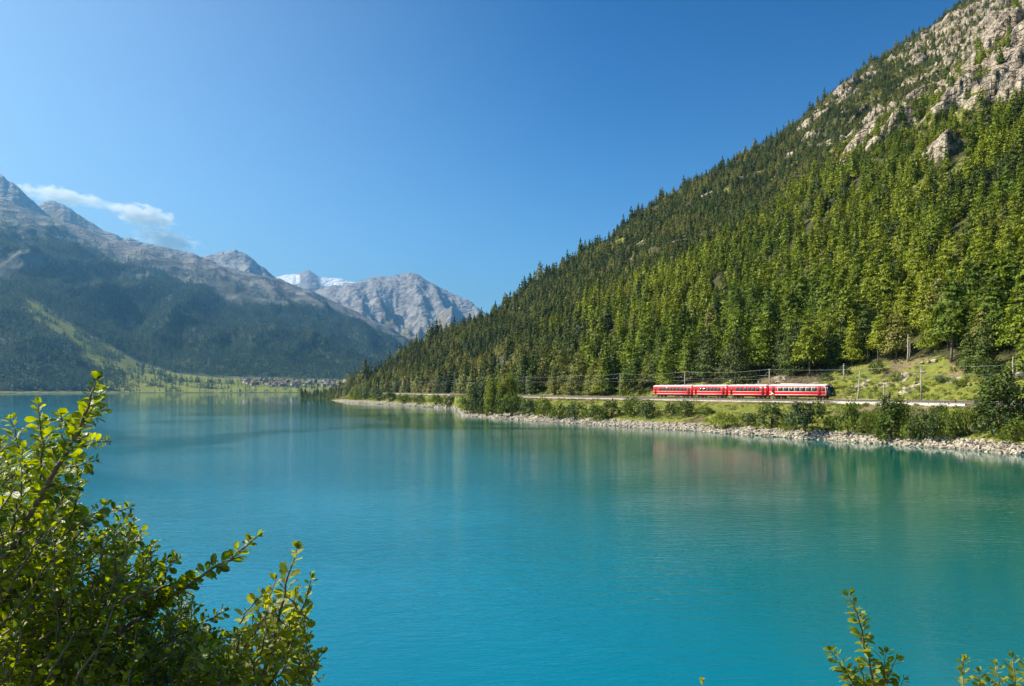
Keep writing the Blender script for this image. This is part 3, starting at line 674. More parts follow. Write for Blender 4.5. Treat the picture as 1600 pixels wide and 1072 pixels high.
# ------------------------------------------------------------------ shrubs on the bank and along the track
sh_mesh = {}
for nm, mat, k, R_, H_, tall in (('light', M_shrub, 0, 2.0, 2.3, 0), ('light', M_shrub, 1, 2.4, 1.9, 0), ('light', M_shrub, 2, 1.8, 2.6, 0), ('dark', M_shrubd, 3, 2.2, 2.4, 0), ('dark', M_shrubd, 4, 1.9, 2.8, 0), ('dark', M_shrubd, 5, 2.6, 2.2, 0), ('tall', M_shrub, 6, 2.2, 6.5, 1), ('tall', M_shrubd, 7, 2.4, 6.5, 1)):
    V, F = shrub_cards(40+k, R_, H_, 60 if not tall else 190, 18, .21 if not tall else .30, tall)
    st = MB(); rr_ = random.Random(k)
    for j in range(5):
        a = rr_.random()*6.28; l = R_*.55
        st.tube([(0, 0, -.2), (math.cos(a)*l*.4, math.sin(a)*l*.4, H_*.4), (math.cos(a)*l, math.sin(a)*l, H_*.75)], [.07, .05, .02], 5)
    sh_mesh.setdefault(nm, []).append((mesh_np(nm+'_shrub_leaves', V, F, [mat]), st.mesh('shrub_stems', [M_bark]), H_, R_))
#  px, py foot, height px, width px, kind, label
SHR = [(1258, 674, 46, 66, 'dark', 'large round dark green shrub below the front railcar'), (1205, 668, 36, 50, 'dark', 'dark shrub in front of the coupling behind the railcar'), (1326, 680, 52, 44, 'light', 'leafy shrub on the bank just right of the railcar nose'),
       (1393, 686, 60, 50, 'tall', 'tall bush on the bank reaching above the pale wall'), (1355, 680, 34, 30, 'light', 'small light shrub left of the tall bank bush'), (1447, 690, 52, 48, 'dark', 'dark shrub in the thicket below the pale wall'), (1422, 688, 40, 34, 'light', 'bright shrub wedged between two dark bank bushes'),
       (1485, 688, 50, 40, 'light', 'light green shrub at the right end of the pale wall'), (1512, 680, 42, 36, 'light', 'bright bush left of the big bank tree'), (1562, 677, 88, 72, 'tall', 'big dark bushy tree on the bank at far right'), (1590, 690, 34, 60, 'light', 'low yellow-green scrub above the pale stones at far right'),
       (1300, 672, 22, 30, 'light', 'low bright bush between the round shrub and the leafy shrub'), (1168, 668, 20, 34, 'dark', 'low dark shrub just above the stones under the second coach'), (1135, 668, 22, 46, 'light', 'wide light shrub above the stones under the third coach'), (1232, 672, 22, 26, 'light', 'small shrub hugging the left of the large round shrub'),
       (1072, 652, 24, 34, 'dark', 'dark thorny bush on the slope below the tail coach'), (1048, 650, 20, 26, 'dark', 'brownish dark bush below the rear end of the train'), (1010, 655, 26, 40, 'dark', 'dark round bush left of the train end'), (985, 652, 30, 30, 'light', 'tall light bush on the bank left of the train'),
       (955, 652, 26, 34, 'dark', 'dark bush at the foot of two trunks'), (930, 656, 24, 44, 'light', 'broad light bush on the middle bank'), (900, 655, 28, 36, 'dark', 'bushy dark shrub right of the headland'), (873, 655, 26, 34, 'light', 'light bush beside the overhead line mast'), (850, 652, 30, 30, 'light', 'round green bush close to the headland'),
       (826, 650, 26, 34, 'dark', 'low dark bush on the right flank of the headland'), (800, 650, 36, 36, 'light', 'leaning bush on the headland slope'), (770, 648, 54, 28, 'tall', 'tall leaning tree on the tip of the headland'), (745, 646, 40, 34, 'tall', 'pointed green bush on the headland above the stones'), (728, 640, 24, 30, 'light', 'light bush nearest the headland point'),
       (796, 642, 50, 28, 'tall', 'tall grey-green tree behind the headland bushes'), (757, 646, 44, 22, 'tall', 'slim pointed bush between the two headland bushes'), (784, 646, 46, 22, 'tall', 'slim tall bush right of the leaning headland tree'), (702, 634, 16, 30, 'dark', 'bush at the end of the far bank'), (680, 632, 15, 28, 'light', 'bright shrub on the far bank by the wires'), (655, 631, 14, 28, 'dark', 'dark shrub in the middle of the far bank'), (632, 630, 13, 26, 'light', 'light shrub on the far bank'),
       (610, 628, 15, 28, 'dark', 'dark bush on the far bank near the village end'), (590, 626, 18, 30, 'dark', 'round dark bush near the far point'), (570, 624, 20, 30, 'dark', 'bush on the far point beside the stones'), (555, 624, 18, 24, 'light', 'last green bush at the very tip of the far point'),
       (1102, 650, 14, 30, 'light', 'low flat bush in the grass below the third coach'), (1280, 650, 20, 26, 'light', 'small bush in front of the railcar wheels'), (1340, 665, 22, 24, 'dark', 'small dark bush by the foot of the wooden pole'), (1470, 660, 26, 28, 'dark', 'dark shrub touching the pale wall'), (1408, 660, 28, 30, 'light', 'bright shrub touching the wall near the tall mast')]
ctr = {}
def put_shrub(px, py, hp, wp, kd, label, r=None, z=None):
    if r is None: r, z = bank_r(px, py)
    L_ = sh_mesh[kd]; i = ctr.get(kd, 0); ctr[kd] = i+1; me, st, H0, R0 = L_[i % len(L_)]
    H = hp*r/FPX; W = wp*r/FPX/2
    e = thing('shrub', label, 'shrub', (float(U(px)*r), float(r), float(z)-.15), random.Random(px).uniform(0, 6), 'shrubs of the lake bank and track side')
    e.scale = (W/R0*.95, W/R0*.95, H/H0*.95)
    link('stems', st, e); link('foliage', me, e)
for a in SHR: put_shrub(*a)
for (px, py, hp, wp, kd, lab) in [(1372, 585, 20, 26, 'dark', 'small dark conifer-like bush alone in the clearing'), (1400, 600, 14, 22, 'light', 'light scrub beside the fallen timber in the clearing'), (1318, 590, 14, 24, 'dark', 'dark scrub at the shadow edge above the railcar nose'), (1440, 615, 10, 20, 'light', 'low bush in the grass right of the tall mast'), (1170, 600, 12, 30, 'dark', 'dark scrub in the tree shade above the coaches'), (1470, 600, 12, 20, 'dark', 'small bush on the scree slope'), (1500, 606, 12, 26, 'light', 'light scrub at the lower edge of the scree'), (1290, 598, 12, 26, 'dark', 'dark scrub right above the railcar roof')]:
    r, z = ground_r(px, py); put_shrub(px, py, hp, wp, kd, lab, r, z)
# unbroken low growth on bank and clearings
tm = []
for k in range(6):
    V, F = shrub_cards(80+k, .75, .65 if k < 4 else .95, 16, 6, .16)
    tm.append(mesh_np('low_growth_kind', V, F, [M_tuft if k < 4 else M_shrub]))
C_t = hidden_collection('low_growth_kinds', tm)
dn = np.where((G['Q'] == 3) & vis, np.clip(.7+2.2*fbm(G['X'], G['R'], 10, 3, 66), .04, 1.5)*.8, 0)*sstep(.04, .12, G['T'])*np.where(G['T'] > .94, .5, 1)*np.where(G['T'] < .3, 1.5, 1)
dn = dn+np.where((G['Q'] == 7) & vis, G['meadow']*np.clip(.35+1.6*fbm(G['X'], G['R'], 12, 3, 67), .02, 1)*.45+sstep(.02, .008, G['T'])*.5, 0)*np.where(G['R'] < 330, 1, .3)
s4 = sample_grid(G, None, dn); n4 = len(s4['X']); print('low growth', n4)
scatter('ground_cover', np.stack([s4['X'], s4['R'], s4['Z']-.1], 1), rs.uniform(0, 6.28, n4), rs.uniform(.35, 1.0, n4)*np.where((s4['PX'] < 1310) & (s4['Q'] < 4), .75, 1)*np.where(s4['R'] > 300, 1.4, 1), rs.integers(0, 6, n4), C_t, 'grass and low green growth on the bank and the clearing', 'ground cover')
# broom-like undergrowth among the crags
dn = np.where((G['Q'] == 7) & vis & (G['inside'] > .2), .02*np.clip(.9-G['rock']*.7, .12, 1), 0)
s5 = sample_grid(G, None, dn); n5 = len(s5['X']); print('crag scrub', n5)
scatter('crag_scrub', np.stack([s5['X'], s5['R'], s5['Z']-.3], 1), rs.uniform(0, 6.28, n5), rs.uniform(2.0, 4.5, n5), rs.integers(0, 6, n5), C_t, 'green scrub growing on the ledges of the crags', 'scrub')

# ------------------------------------------------------------------ stone embankment
def rock_mesh(seed):
    r = np.random.default_rng(seed)
    P = r.normal(size=(14, 3)); P /= np.linalg.norm(P, axis=1, keepdims=True); P *= r.uniform(.8, 1.1, (14, 1)); P *= [.62, .45, .36]
    import bmesh
    bm = bmesh.new(); [bm.verts.new(p) for p in P]; bmesh.ops.convex_hull(bm, input=bm.verts)
    me = bpy.data.meshes.new('stone'); bm.to_mesh(me); bm.free(); me.materials.append(M_stone); return me
rocks = [rock_mesh(k) for k in range(9)]
C_r = hidden_collection('stone_kinds', rocks)
dn = np.where((G['Q'] == 2) | (G['Q'] == 1), np.where(G['Q'] == 2, 1, sstep(.6, .9, G['T'])), 0)*(vis & (G['PX'] > 535))*4.6*np.where(G['R'] > 250, .5, 1)
s6 = sample_grid(G, None, dn); n6 = len(s6['X']); print('stones', n6)
ssz = rs.uniform(.32, .95, n6)*np.where(s6['R'] > 250, 1.4, 1)
sz = ssz*FPX/s6['R']*((s6['PX'] > 1000) & (s6['PX'] < 1600) & (s6['Z'] > -.1))
bo = np.argsort(-sz)[:300]; bb = np.zeros(n6, bool); bb[bo] = True
emb = thing('stone_embankment', 'band of pale tumbled stones along the waterline below the track', 'embankment', (0, 0, 0))
for i in bo:
    o = link('stone', rocks[int(rs.integers(9))], emb, (float(s6['X'][i]), float(s6['R'][i]), float(s6['Z'][i])+.12)); o.scale = (ssz[i],)*3; o.rotation_euler = tuple(rs.normal(0, .35, 2))+(rs.uniform(0, 6.28),)
q = ~bb
so_ = scatter('rubble', np.stack([s6['X'], s6['R'], s6['Z']+.1], 1)[q], rs.uniform(0, 6.28, q.sum()), ssz[q], rs.integers(0, 9, q.sum()), C_r, 'pale stones piled along the waterline', None); so_.parent = emb
del so_['label']
# scattered boulders and stones of the scree clearing
BL = {1452: 'pale boulder at the left foot of the tall larch trunk', 1460: 'largest pale boulder below the tall larch trunk', 1440: 'boulder left of the tall larch at the clearing top', 1442: 'boulder lying halfway down the scree', 1470: 'small boulder right of the small scree bush', 1430: 'boulder in the grass just right of the tall mast',
      1352: 'pale boulder between crooked trunk and thin snag', 1366: 'large pale boulder left of the thin snag', 1378: 'small boulder just above the thin snag', 1515: 'boulder at the right end of the scree', 1100: 'leftmost boulder above the third coach', 1112: 'second boulder from left above the third coach',
      1125: 'third boulder from left above the third coach', 1138: 'rightmost boulder above the third coach', 1185: 'boulder on the slope above the second coach', 1596: 'large boulder at the far right by the thick pale trunk', 1215: 'lower boulder above the rear of the railcar', 1226: 'upper boulder above the rear of the railcar'}
for (px, py, sc_) in [(1452, 572, 1.3), (1460, 574, 1.6), (1440, 569, 1.1), (1442, 590, 1.4), (1470, 596, 1.0), (1430, 600, 1.0), (1352, 603, 1.3), (1366, 608, 1.5), (1378, 606, 1.0), (1515, 605, 1.1), (1100, 596, 1.4), (1112, 592, 1.7), (1125, 596, 1.5), (1138, 590, 1.6), (1185, 598, 1.2), (1596, 588, 2.0), (1215, 600, 1.4), (1226, 594, 1.3)]:
    r, z = ground_r(px, py); o = link('boulder', rocks[px % 9], None, (float(U(px)*r), float(r), float(z)+.15)); o.scale = (sc_,)*3; o.rotation_euler = (.2, .1, px)
    tag(o, BL[px], 'boulder', 'boulders of the clearing')

# ------------------------------------------------------------------ railway
TX = np.array([U(p)*dtr(p) for p in pxf]); TY = dtr(pxf); TX = TX[::-1][:]; TY = TY[::-1]      # from near right to far left
TX, TY = smooth(TX, 5), smooth(TY, 5)
SA = np.concatenate([[0], np.cumsum(np.hypot(np.diff(TX), np.diff(TY)))])
def tpt(s): return np.interp(s, SA, TX), np.interp(s, SA, TY)
def tdir(s):
    a = tpt(s-1.5); b = tpt(s+1.5); d = np.array([b[0]-a[0], b[1]-a[1]]); return d/np.linalg.norm(d)
def s_of_px(px):
    return float(np.interp(-px, -(TX/TY*FPX+800), SA))
s0, s1 = s_of_px(1800), s_of_px(562)
def ribbon(name, profile, mat, sa, sb, step=4., zoff=0):
    """sweep a closed cross-section (offset towards lake is +, height) along the track"""
    ss = np.arange(sa, sb, step); V = []; m = len(profile)
    for s_ in ss:
        x, y = tpt(s_); d = tdir(s_); nx, ny = -d[1], d[0]
        if nx > 0: nx, ny = -nx, -ny
        for (o, h) in profile: V.append((x+nx*o, y+ny*o, ZT+zoff+h))
    F = []
    for i in range(len(ss)-1):
        for k in range(m): F.append((i*m+k, i*m+(k+1) % m, (i+1)*m+(k+1) % m, (i+1)*m+k))
    F.append(tuple(range(m))); F.append(tuple((len(ss)-1)*m+k for k in range(m-1, -1, -1)))
    return mesh_np(name, V, F, [mat])
M_rail = simple('rail_steel', (.22, .17, .14), .45, .6)
M_sleep = simple('sleeper_wood', (.13, .10, .08), .9)
rw = thing('railway_track', 'single railway track on pale ballast along the lake', 'railway track', (0, 0, 0))
link('ballast', ribbon('ballast', [(1.9, -.05), (1.3, .36), (-1.3, .36), (-1.9, -.05)], M_ballast, s0, s1), rw)
for sgn in (-1, 1): link('rail', ribbon('rail', [(sgn*.5+.035, .50), (sgn*.5+.035, .64), (sgn*.5-.035, .64), (sgn*.5-.035, .50)], M_rail, s0, s1), rw)
slm = MB(); slm.box(-.11, .11, -.95, .95, .365, .50)
slp = np.arange(s0, s1, .8); mbs = MB()
for s_ in slp[:420]:
    x, y = tpt(s_); d = tdir(s_)
    for (a, b) in ((-.11, -.95), (.11, -.95), (.11, .95), (-.11, .95)): pass
    V = [(x+d[0]*a-d[1]*b, y+d[1]*a+d[0]*b, ZT+h) for h in (.365, .50) for (a, b) in ((-.11, -.95), (.11, -.95), (.11, .95), (-.11, .95))]
    mbs.add(V, [(0, 1, 2, 3), (4, 5, 6, 7), (0, 1, 5, 4), (1, 2, 6, 5), (2, 3, 7, 6), (3, 0, 4, 7)])
so_ = mbs.build('sleepers', M_sleep, rw); so_['kind'] = 'stuff'
wl = link('retaining_wall', ribbon('retaining_wall', [(3.35, -1.0), (3.35, .12), (2.95, .12), (2.95, -1.0)], M_wall, s_of_px(1528), s_of_px(1306)))
tag(wl, 'low pale retaining wall beside the track right of the train', 'wall')
for (a, b) in [(1300, 1010), (1000, 800), (712, 600)]:
    w2 = link('retaining_wall', ribbon('retaining_wall', [(3.3, -.6), (3.3, -.02), (3.05, -.02), (3.05, -.6)], M_stone, s_of_px(a), s_of_px(b)))
    tag(w2, {1300: 'pale wall edge running under the train', 1000: 'pale wall edge between the headland and the train', 712: 'pale wall edge on the far bank'}[a], 'wall')

# masts and wires
M_mast = simple('galvanised_mast', (.45, .42, .38), .6, .3)
M_wire = simple('wire', (.40, .40, .38), .5, .4)
M_wood = simple('wooden_pole', (.42, .33, .25), .85, var=.2)
mast_px = [1640, 1423, 1190, 1058, 958, 880, 812, 752, 706, 668, 636, 608, 584]
mast_s = [s_of_px(p) for p in mast_px]
def make_mast():
    e = thing('overhead_line_mast', 'x', 'mast', (0, 0, 0), 0, 'masts carrying the overhead line of the track')
    a = MB(); a.tube([(0, 0, -.6), (0, 0, 8.2)], [.17, .11], 8); a.build('pole', M_wood, e)
    b = MB(); b.tube([(0, 0, 6.6), (3.1, 0, 6.5)], .05, 6); b.tube([(0, 0, 7.7), (1.7, 0, 6.6)], .025, 5); b.build('bracket', M_mast, e)
    c = MB(); c.tube([(.4, 0, 7.9), (-.4, 0, 7.9)], .05, 6); c.build('crossarm', M_mast, e)
    for x in (-.35, .35):
        i = MB(); i.tube([(x, 0, 7.95), (x, 0, 8.2)], [.07, .04], 6); i.build('insulator', M_wall, e)
    return e
def copy_tree(o, parent=None):
    c = o.copy(); COL.objects.link(c); c.parent = parent
    for ch in list(o.children): copy_tree(ch, c)
    return c
MLAB = {1640: 'wooden line mast beyond the right end of the wall', 1423: 'tall wooden line mast in front of the scree clearing', 1190: 'line mast behind the second coach', 1058: 'line mast rising behind the tail coach', 958: 'line mast left of the train end', 880: 'line mast in the shade between headland and train',
        812: 'line mast at the right side of the headland', 752: 'line mast behind the headland trees', 706: 'line mast just left of the headland', 668: 'line mast above the far bank stones', 636: 'line mast in the middle of the far bank', 608: 'line mast near the far point', 584: 'farthest line mast by the tip of the far point'}
proto = make_mast(); ends = []
for k, (p_, s_) in enumerate(zip(mast_px, mast_s)):
    o = proto if k == 0 else copy_tree(proto)
    x, y = tpt(s_); d = tdir(s_); nx, ny = -d[1], d[0]
    if nx > 0: nx, ny = -nx, -ny                          # towards the lake
    o.location = (x-nx*2.9, y-ny*2.9, ZT-.1); o.rotation_euler = (0, 0, math.atan2(ny, nx)); o['label'] = MLAB[p_]
    ends.append(((x, y), (x-nx*2.9, y-ny*2.9), (nx, ny)))
for nm, off, h0, sag, lab in (('contact_wire', 2.9, 5.55, .05, 'lower contact wire hanging over the railway track'), ('catenary_wire', 2.9, 6.55, .7, 'upper carrying wire sagging over the railway track'), ('feeder_wire', .35, 8.15, .55, 'feeder wire on the lake side of the mast tops'), ('feeder_wire', -.35, 8.15, .55, 'feeder wire on the hill side of the mast tops')):
    mb = MB(); pts = []
    for k in range(len(ends)-1):
        a = np.array(ends[k][1])+np.array(ends[k][2])*off; b = np.array(ends[k+1][1])+np.array(ends[k+1][2])*off
        for j in range(8):
            t = j/8; p_ = a*(1-t)+b*t; pts.append((p_[0], p_[1], ZT-.1+h0-sag*4*t*(1-t)))
    mb.tube(pts, .012, 4); tag(mb.build(nm, M_wire), lab, 'wire')
# plain wooden pole, dead trunks
def dead_tree(px, py, hpx, label, double=False, lean=.02, onbank=False):
    r, z = ground_r(px, py) if not onbank else (float(dtr(px))+2.5, ZT)
    H = hpx*r/FPX; e = thing('dead_tree', label, 'dead tree', (float(U(px)*r), float(r), float(z)-.2), 0, 'bleached dead trunks above the track')
    rr_ = random.Random(px); m = MB(); m.tube([(0, 0, -.3), (lean*H*.4+.1, 0, H*.4), (lean*H, .1, H*.75), (lean*H*1.1, 0, H)], [.24, .18, .13, .05], 8)
    m.build('trunk', M_pale, e)
    if double: m = MB(); m.tube([(.5, .2, -.3), (.75, .2, H*.45), (.65, .2, H*.72)], [.15, .1, .04], 7); m.build('trunk', M_pale, e)
    for k in range(5):
        zz = H*rr_.uniform(.35, .95); a = rr_.uniform(0, 6.28); l = rr_.uniform(.3, .9); b = MB(); b.tube([(lean*zz, 0, zz), (lean*zz+math.cos(a)*l, math.sin(a)*l, zz+.1)], [.05, .015], 5); b.build('branch', M_pale, e)
dead_tree(1418, 572, 44, 'tall bleached double trunk at the forest edge above the tall mast', True)
dead_tree(1355, 562, 20, 'short pale twin stump under the dark trees', True)
dead_tree(1340, 628, 50, 'crooked pale trunk beside the track right of the train', False, .06, True)
dead_tree(1318, 592, 24, 'thin pale snag above the nose of the railcar')
dead_tree(1381, 626, 32, 'thin pale snag between crooked trunk and tall mast', False, .01, True)
dead_tree(1582, 606, 42, 'thick pale trunk above the big bank tree at far right')
e = thing('relay_post', 'dark narrow post standing beside the track in the clearing', 'post', (float(U(1398)*dtr(1398)), float(dtr(1398))+2.6, ZT), 0)
m = MB(); m.tube([(0, 0, -.2), (0, 0, 1.0)], .12, 8); m.build('pole', M_sleep, e); m = MB(); m.box(-.28, .28, -.2, .2, 1.0, 2.3); m.build('box', M_sleep, e)

# ------------------------------------------------------------------ the train
M_red = simple('train_red', (.78, .012, .02), .32, 0, .6, .06, .6)
M_dred = simple('dark_red_door', (.36, .01, .014), .4, 0, .5)
M_cream = simple('cream_line', (.80, .74, .66), .5)
M_roof = simple('roof_paint', (.62, .50, .47), .55, var=.08)
M_black = simple('black_front', (.012, .012, .014), .18, 0, .6, 0)
M_under = simple('underframe', (.035, .033, .032), .8)
M_glass, nt, p, out = newmat('window_glass'); p.inputs['Base Color'].default_value = (.05, .07, .06, 1); p.inputs['Roughness'].default_value = .05; p.inputs['Specular IOR Level'].default_value = .9
M_lamp = simple('lamp_lens', (.85, .83, .75), .15)
WB = 1.34
def body_mesh(L_, mat, nose=0., top=3.02):
    """side walls and ends; the nose end tapers when nose > 0"""
    sec = [(WB-.12, .62), (WB, .85), (WB, 2.35), (WB-.05, top)]
    ring = [(-y, z) for y, z in sec]+[(y, z) for y, z in sec[::-1]]
    st = [(-L_/2, .97), (-L_/2+.12, 1), (L_/2-max(nose, .12), 1)]
    if nose: st += [(L_/2-nose*.55, .93), (L_/2-nose*.2, .80), (L_/2, .66)]
    else: st += [(L_/2, .97)]
    V = []; F = []; m = len(ring)
    for k, (x, sc) in enumerate(st):
        for (y, z) in ring:
            dx = -max(0, (z-1.2))*.30*(nose > 0)*(k >= 4)*(k-3)/2
            V.append((x+dx, y*sc, z))
    for i in range(len(st)-1):
        for k in range(m): F.append((i*m+k, i*m+(k+1) % m, (i+1)*m+(k+1) % m, (i+1)*m+k))
    F.append(tuple(range(m-1, -1, -1))); F.append(tuple((len(st)-1)*m+k for k in range(m)))
    return mesh_np('body', V, F, [mat])
def make_car(L_, label, name, nwin, front=False, tail=False, wx=None, door=True):
    e = thing(name, label, 'railcar' if front else 'coach', (0, 0, 0), 0, 'vehicles of the red train')
    LB = L_-(1.25 if front else 0)                     # the black nose takes the front of the railcar
    cx = -(L_-LB)/2
    link('body', body_mesh(LB, M_red), e, (cx, 0, 0))
    # roof: shallow arc a little proud of the walls
    arc = [(WB+.03, 3.02), (WB-.02, 3.16), (WB-.28, 3.36), (.55, 3.49), (0, 3.53)]; ring = [(-y, z) for y, z in arc]+[(y, z) for y, z in arc[-2::-1]]
    V = []; F = []; m = len(ring)
    for (x, s_) in ((cx-LB/2-.03, .93), (cx-LB/2+.3, 1), (cx+LB/2-.3, 1), (cx+LB/2+.03, .97)):
        for y, z in ring: V.append((x, y*s_, 3.02+(z-3.02)*s_))
    for i in range(3):
        for k in range(m): F.append((i*m+k, (i+1)*m+k, (i+1)*m+(k+1) % m, i*m+(k+1) % m))
    F.append(tuple(range(m))); F.append(tuple(3*m+k for k in range(m-1, -1, -1)))
    link('roof', mesh_np('roof', V, F, [M_roof]), e)
    for sy in (-1, 1):
        mb = MB(); mb.box(cx-LB/2+.2, cx+LB/2-.1, sy*(WB+.004)-.008, sy*(WB+.004)+.008, 1.62, 1.72); mb.build('waist_line', M_cream, e)
        mb = MB(); mb.box(cx-LB/2+.2, cx+LB/2-.1, sy*(WB+.004)-.008, sy*(WB+.004)+.008, .86, 1.0); mb.build('sill_line', M_cream, e)
        a, b = cx-LB/2+2.5, cx+LB/2-(2.3 if front else 2.2 if not tail else 2.0); pw = (b-a)/nwin
        fm = MB(); fm.box(-pw*.5+.03, pw*.5-.03, -.02, .02, 1.78, 2.82); wm_ = fm.mesh('window_frame', [M_cream if front else M_red])
        gm = MB(); gm.box(-pw*.5+.12, pw*.5-.12, -.03, .03, 1.86, 2.74); gme = gm.mesh('pane', [M_glass])
        for k in range(nwin):
            f = link('window', wm_, e, (a+pw*(k+.5), sy*(WB+.0), 0)); link('pane', gme, f)
        for xd in ((cx-LB/2+1.25,) if front else (cx-LB/2+1.2, cx+LB/2-1.1)):
            dm = MB(); dm.box(xd-.45, xd+.45, sy*WB-.016, sy*WB+.016, .9, 2.85); dd = dm.build('door', M_dred, e)
            pm = MB(); pm.box(xd-.28, xd+.28, sy*WB-.024, sy*WB+.024, 1.85, 2.7); pm.build('door_window', M_glass, dd)
        if front:                                       # second door, cab window, pale arch of the cab and the pale emblem patch
            xd = cx+LB/2-1.75; dm = MB(); dm.box(xd-.42, xd+.42, sy*WB-.016, sy*WB+.016, .9, 2.85); dd = dm.build('door', M_red, e)
            pm = MB(); pm.box(xd-.3, xd+.3, sy*WB-.024, sy*WB+.024, 1.8, 2.75); pm.build('door_window', M_glass, dd)
            pm = MB(); x1 = cx+LB/2; pm.add([(x1-1.15, sy*(WB+.012), 1.8), (x1-.3, sy*(WB+.012), 1.8), (x1-.42, sy*(WB+.012), 2.75), (x1-1.15, sy*(WB+.012), 2.75), (x1-1.15, sy*(WB-.02), 1.8), (x1-.3, sy*(WB-.02), 1.8), (x1-.42, sy*(WB-.02), 2.75), (x1-1.15, sy*(WB-.02), 2.75)], [(0, 1, 2, 3), (4, 7, 6, 5), (0, 4, 5, 1), (1, 5, 6, 2), (2, 6, 7, 3), (3, 7, 4, 0)]); pm.build('cab_window', M_glass, e)
            ar = MB(); ar.tube([(x1-.02, sy*(WB+.01), .9), (x1-.02, sy*(WB+.01), 1.7), (x1-.14, sy*(WB+.01), 2.4), (x1-.40, sy*(WB-.01), 2.9), (x1-.8, sy*(WB-.05), 3.06)], .075, 6); ar.build('cab_arch', M_cream, e)
            em = MB(); x0 = cx-LB/2+.55; em.add([(x0, sy*(WB+.018), 1.5), (x0+.7, sy*(WB+.018), 1.3), (x0+1.3, sy*(WB+.018), .92), (x0+.2, sy*(WB+.018), 1.0), (x0, sy*WB, 1.5), (x0+.7, sy*WB, 1.3), (x0+1.3, sy*WB, .92), (x0+.2, sy*WB, 1.0)], [(0, 1, 2, 3), (4, 7, 6, 5), (0, 4, 5, 1), (1, 5, 6, 2), (2, 6, 7, 3), (3, 7, 4, 0)]); em.build('emblem', M_cream, e)
    # bogies
    for xb in (-L_/2+2.6, L_/2-2.9):
        mb = MB(); mb.box(xb-1.25, xb+1.25, -.95, .95, .50, .66); mb.box(xb-1.2, xb+1.2, .86, 1.0, .36, .60); mb.box(xb-1.2, xb+1.2, -1.0, -.86, .36, .60); bg_ = mb.build('bogie', M_under, e)
        for xw in (xb-.85, xb+.85):
            w_ = MB(); w_.cyl((xw, .58, .36), (0, 1, 0), .36, .11, 18); w_.cyl((xw, -.58, .36), (0, 1, 0), .36, .11, 18); w_.cyl((xw, 0, .36), (0, 1, 0), .07, 1.1, 8); w_.build('wheelset', M_rail, bg_)
    mb = MB(); mb.box(-L_*.18, L_*.18, -1.0, 1.0, .38, .64); mb.box(-L_*.10, L_*.03, -1.12, -.98, .36, .60); mb.build('equipment_box', M_under, e)
    if not front:
        for sx in (-1, 1) if not tail else (1,):
            mb = MB(); mb.box(sx*(L_/2+.16)-.18, sx*(L_/2+.16)+.18, -.55, .55, .95, 3.0); mb.build('gangway', M_under, e)
    else:
        mb = MB(); mb.box(-L_/2-.34, -L_/2, -.55, .55, .95, 3.0); mb.build('gangway', M_under, e)
        # black rounded nose with windscreen and lamps
        x0 = cx+LB/2; prof = [(0, 1.0, 3.10, .62), (.35, .97, 3.02, .60), (.75, .90, 2.62, .58), (1.02, .82, 1.9, .56), (1.2, .74, 1.35, .60), (1.25, .66, .95, .66)]
        V = []; F = []
        for (dx, sc, zt_, zb_) in prof:
            for (yy, zf_) in ((-1, 0), (-1, .45), (-.96, .85), (-.7, 1), (.7, 1), (.96, .85), (1, .45), (1, 0)): V.append((x0+dx, yy*(WB-.01)*sc, zb_+(zt_-zb_)*zf_))
        for i in range(5):
            for k in range(8): F.append((i*8+k, i*8+(k+1) % 8, (i+1)*8+(k+1) % 8, (i+1)*8+k))
        F.append(tuple(range(7, -1, -1))); F.append(tuple(40+k for k in range(8)))
        nz_ = link('cab_front', mesh_np('cab_front', V, F, [M_black]), e)
        mb = MB(); mb.box(x0+1.19, x0+1.34, -.3, .3, .62, .85); mb.build('coupler', M_under, nz_)
        for y in (-.72, .72):
            mb = MB(); mb.cyl((x0+1.17, y, 1.28), (1, 0, .1), .13, .14, 12); mb.build('headlight', M_lamp, e)
        mb = MB(); mb.cyl((x0+.42, 0, 2.99), (1, 0, .3), .11, .12, 12); mb.build('headlight', M_lamp, e)
        # roof gear and folded pantograph
        mb = MB(); mb.box(-5.6, 1.6, -.62, .62, 3.50, 3.70); mb.build('roof_resistor', M_roof, e)
        mb = MB(); mb.box(2.2, 4.4, -.7, .7, 3.50, 3.60); pn_ = mb.build('pantograph_base', M_roof, e)
        mb = MB(); mb.tube([(4.3, -.4, 3.64), (2.6, -.35, 3.80), (4.2, -.35, 4.02)], .04, 6); mb.tube([(4.3, .4, 3.64), (2.6, .35, 3.80), (4.2, .35, 4.02)], .04, 6); mb.tube([(4.2, -.75, 4.05), (4.2, .75, 4.05)], .05, 6); mb.build('pantograph', M_cream, pn_)
    for xv in np.arange(-L_/2+2.5, L_/2-2.5, 3.2) if not front else []:
        mb = MB(); mb.box(xv-.3, xv+.3, -.22, .22, 3.48, 3.60); mb.build('roof_vent', M_roof, e)
    return e
bx_px = [1305, 1205, 1142, 1087, 1025]; bs = [s_of_px(p_) for p_ in bx_px]
defs = [('red front railcar with black windscreen, pale stripes and folded pantograph', 'railcar', 7, True, False), ('second red coach, directly behind the railcar', 'coach', 6, False, False), ('third red coach with plain red end wall', 'coach', 6, False, False), ('last red coach at the tail of the train', 'coach', 8, False, True)]
for k, (lab, nm, nw, fr, tl) in enumerate(defs):
    L_ = bs[k+1]-bs[k]-.62; sm = (bs[k]+bs[k+1])/2
    c = make_car(L_, lab, nm, nw, fr, tl); x, y = tpt(sm); 
    fa, fb = tpt(sm-L_*.35), tpt(sm+L_*.35); d = np.array([fa[0]-fb[0], fa[1]-fb[1]])
    c.location = ((fa[0]+fb[0])/2, (fa[1]+fb[1])/2, ZT+.64); c.rotation_euler = (0, 0, math.atan2(d[1], d[0])); print('car', k, round(L_, 1))

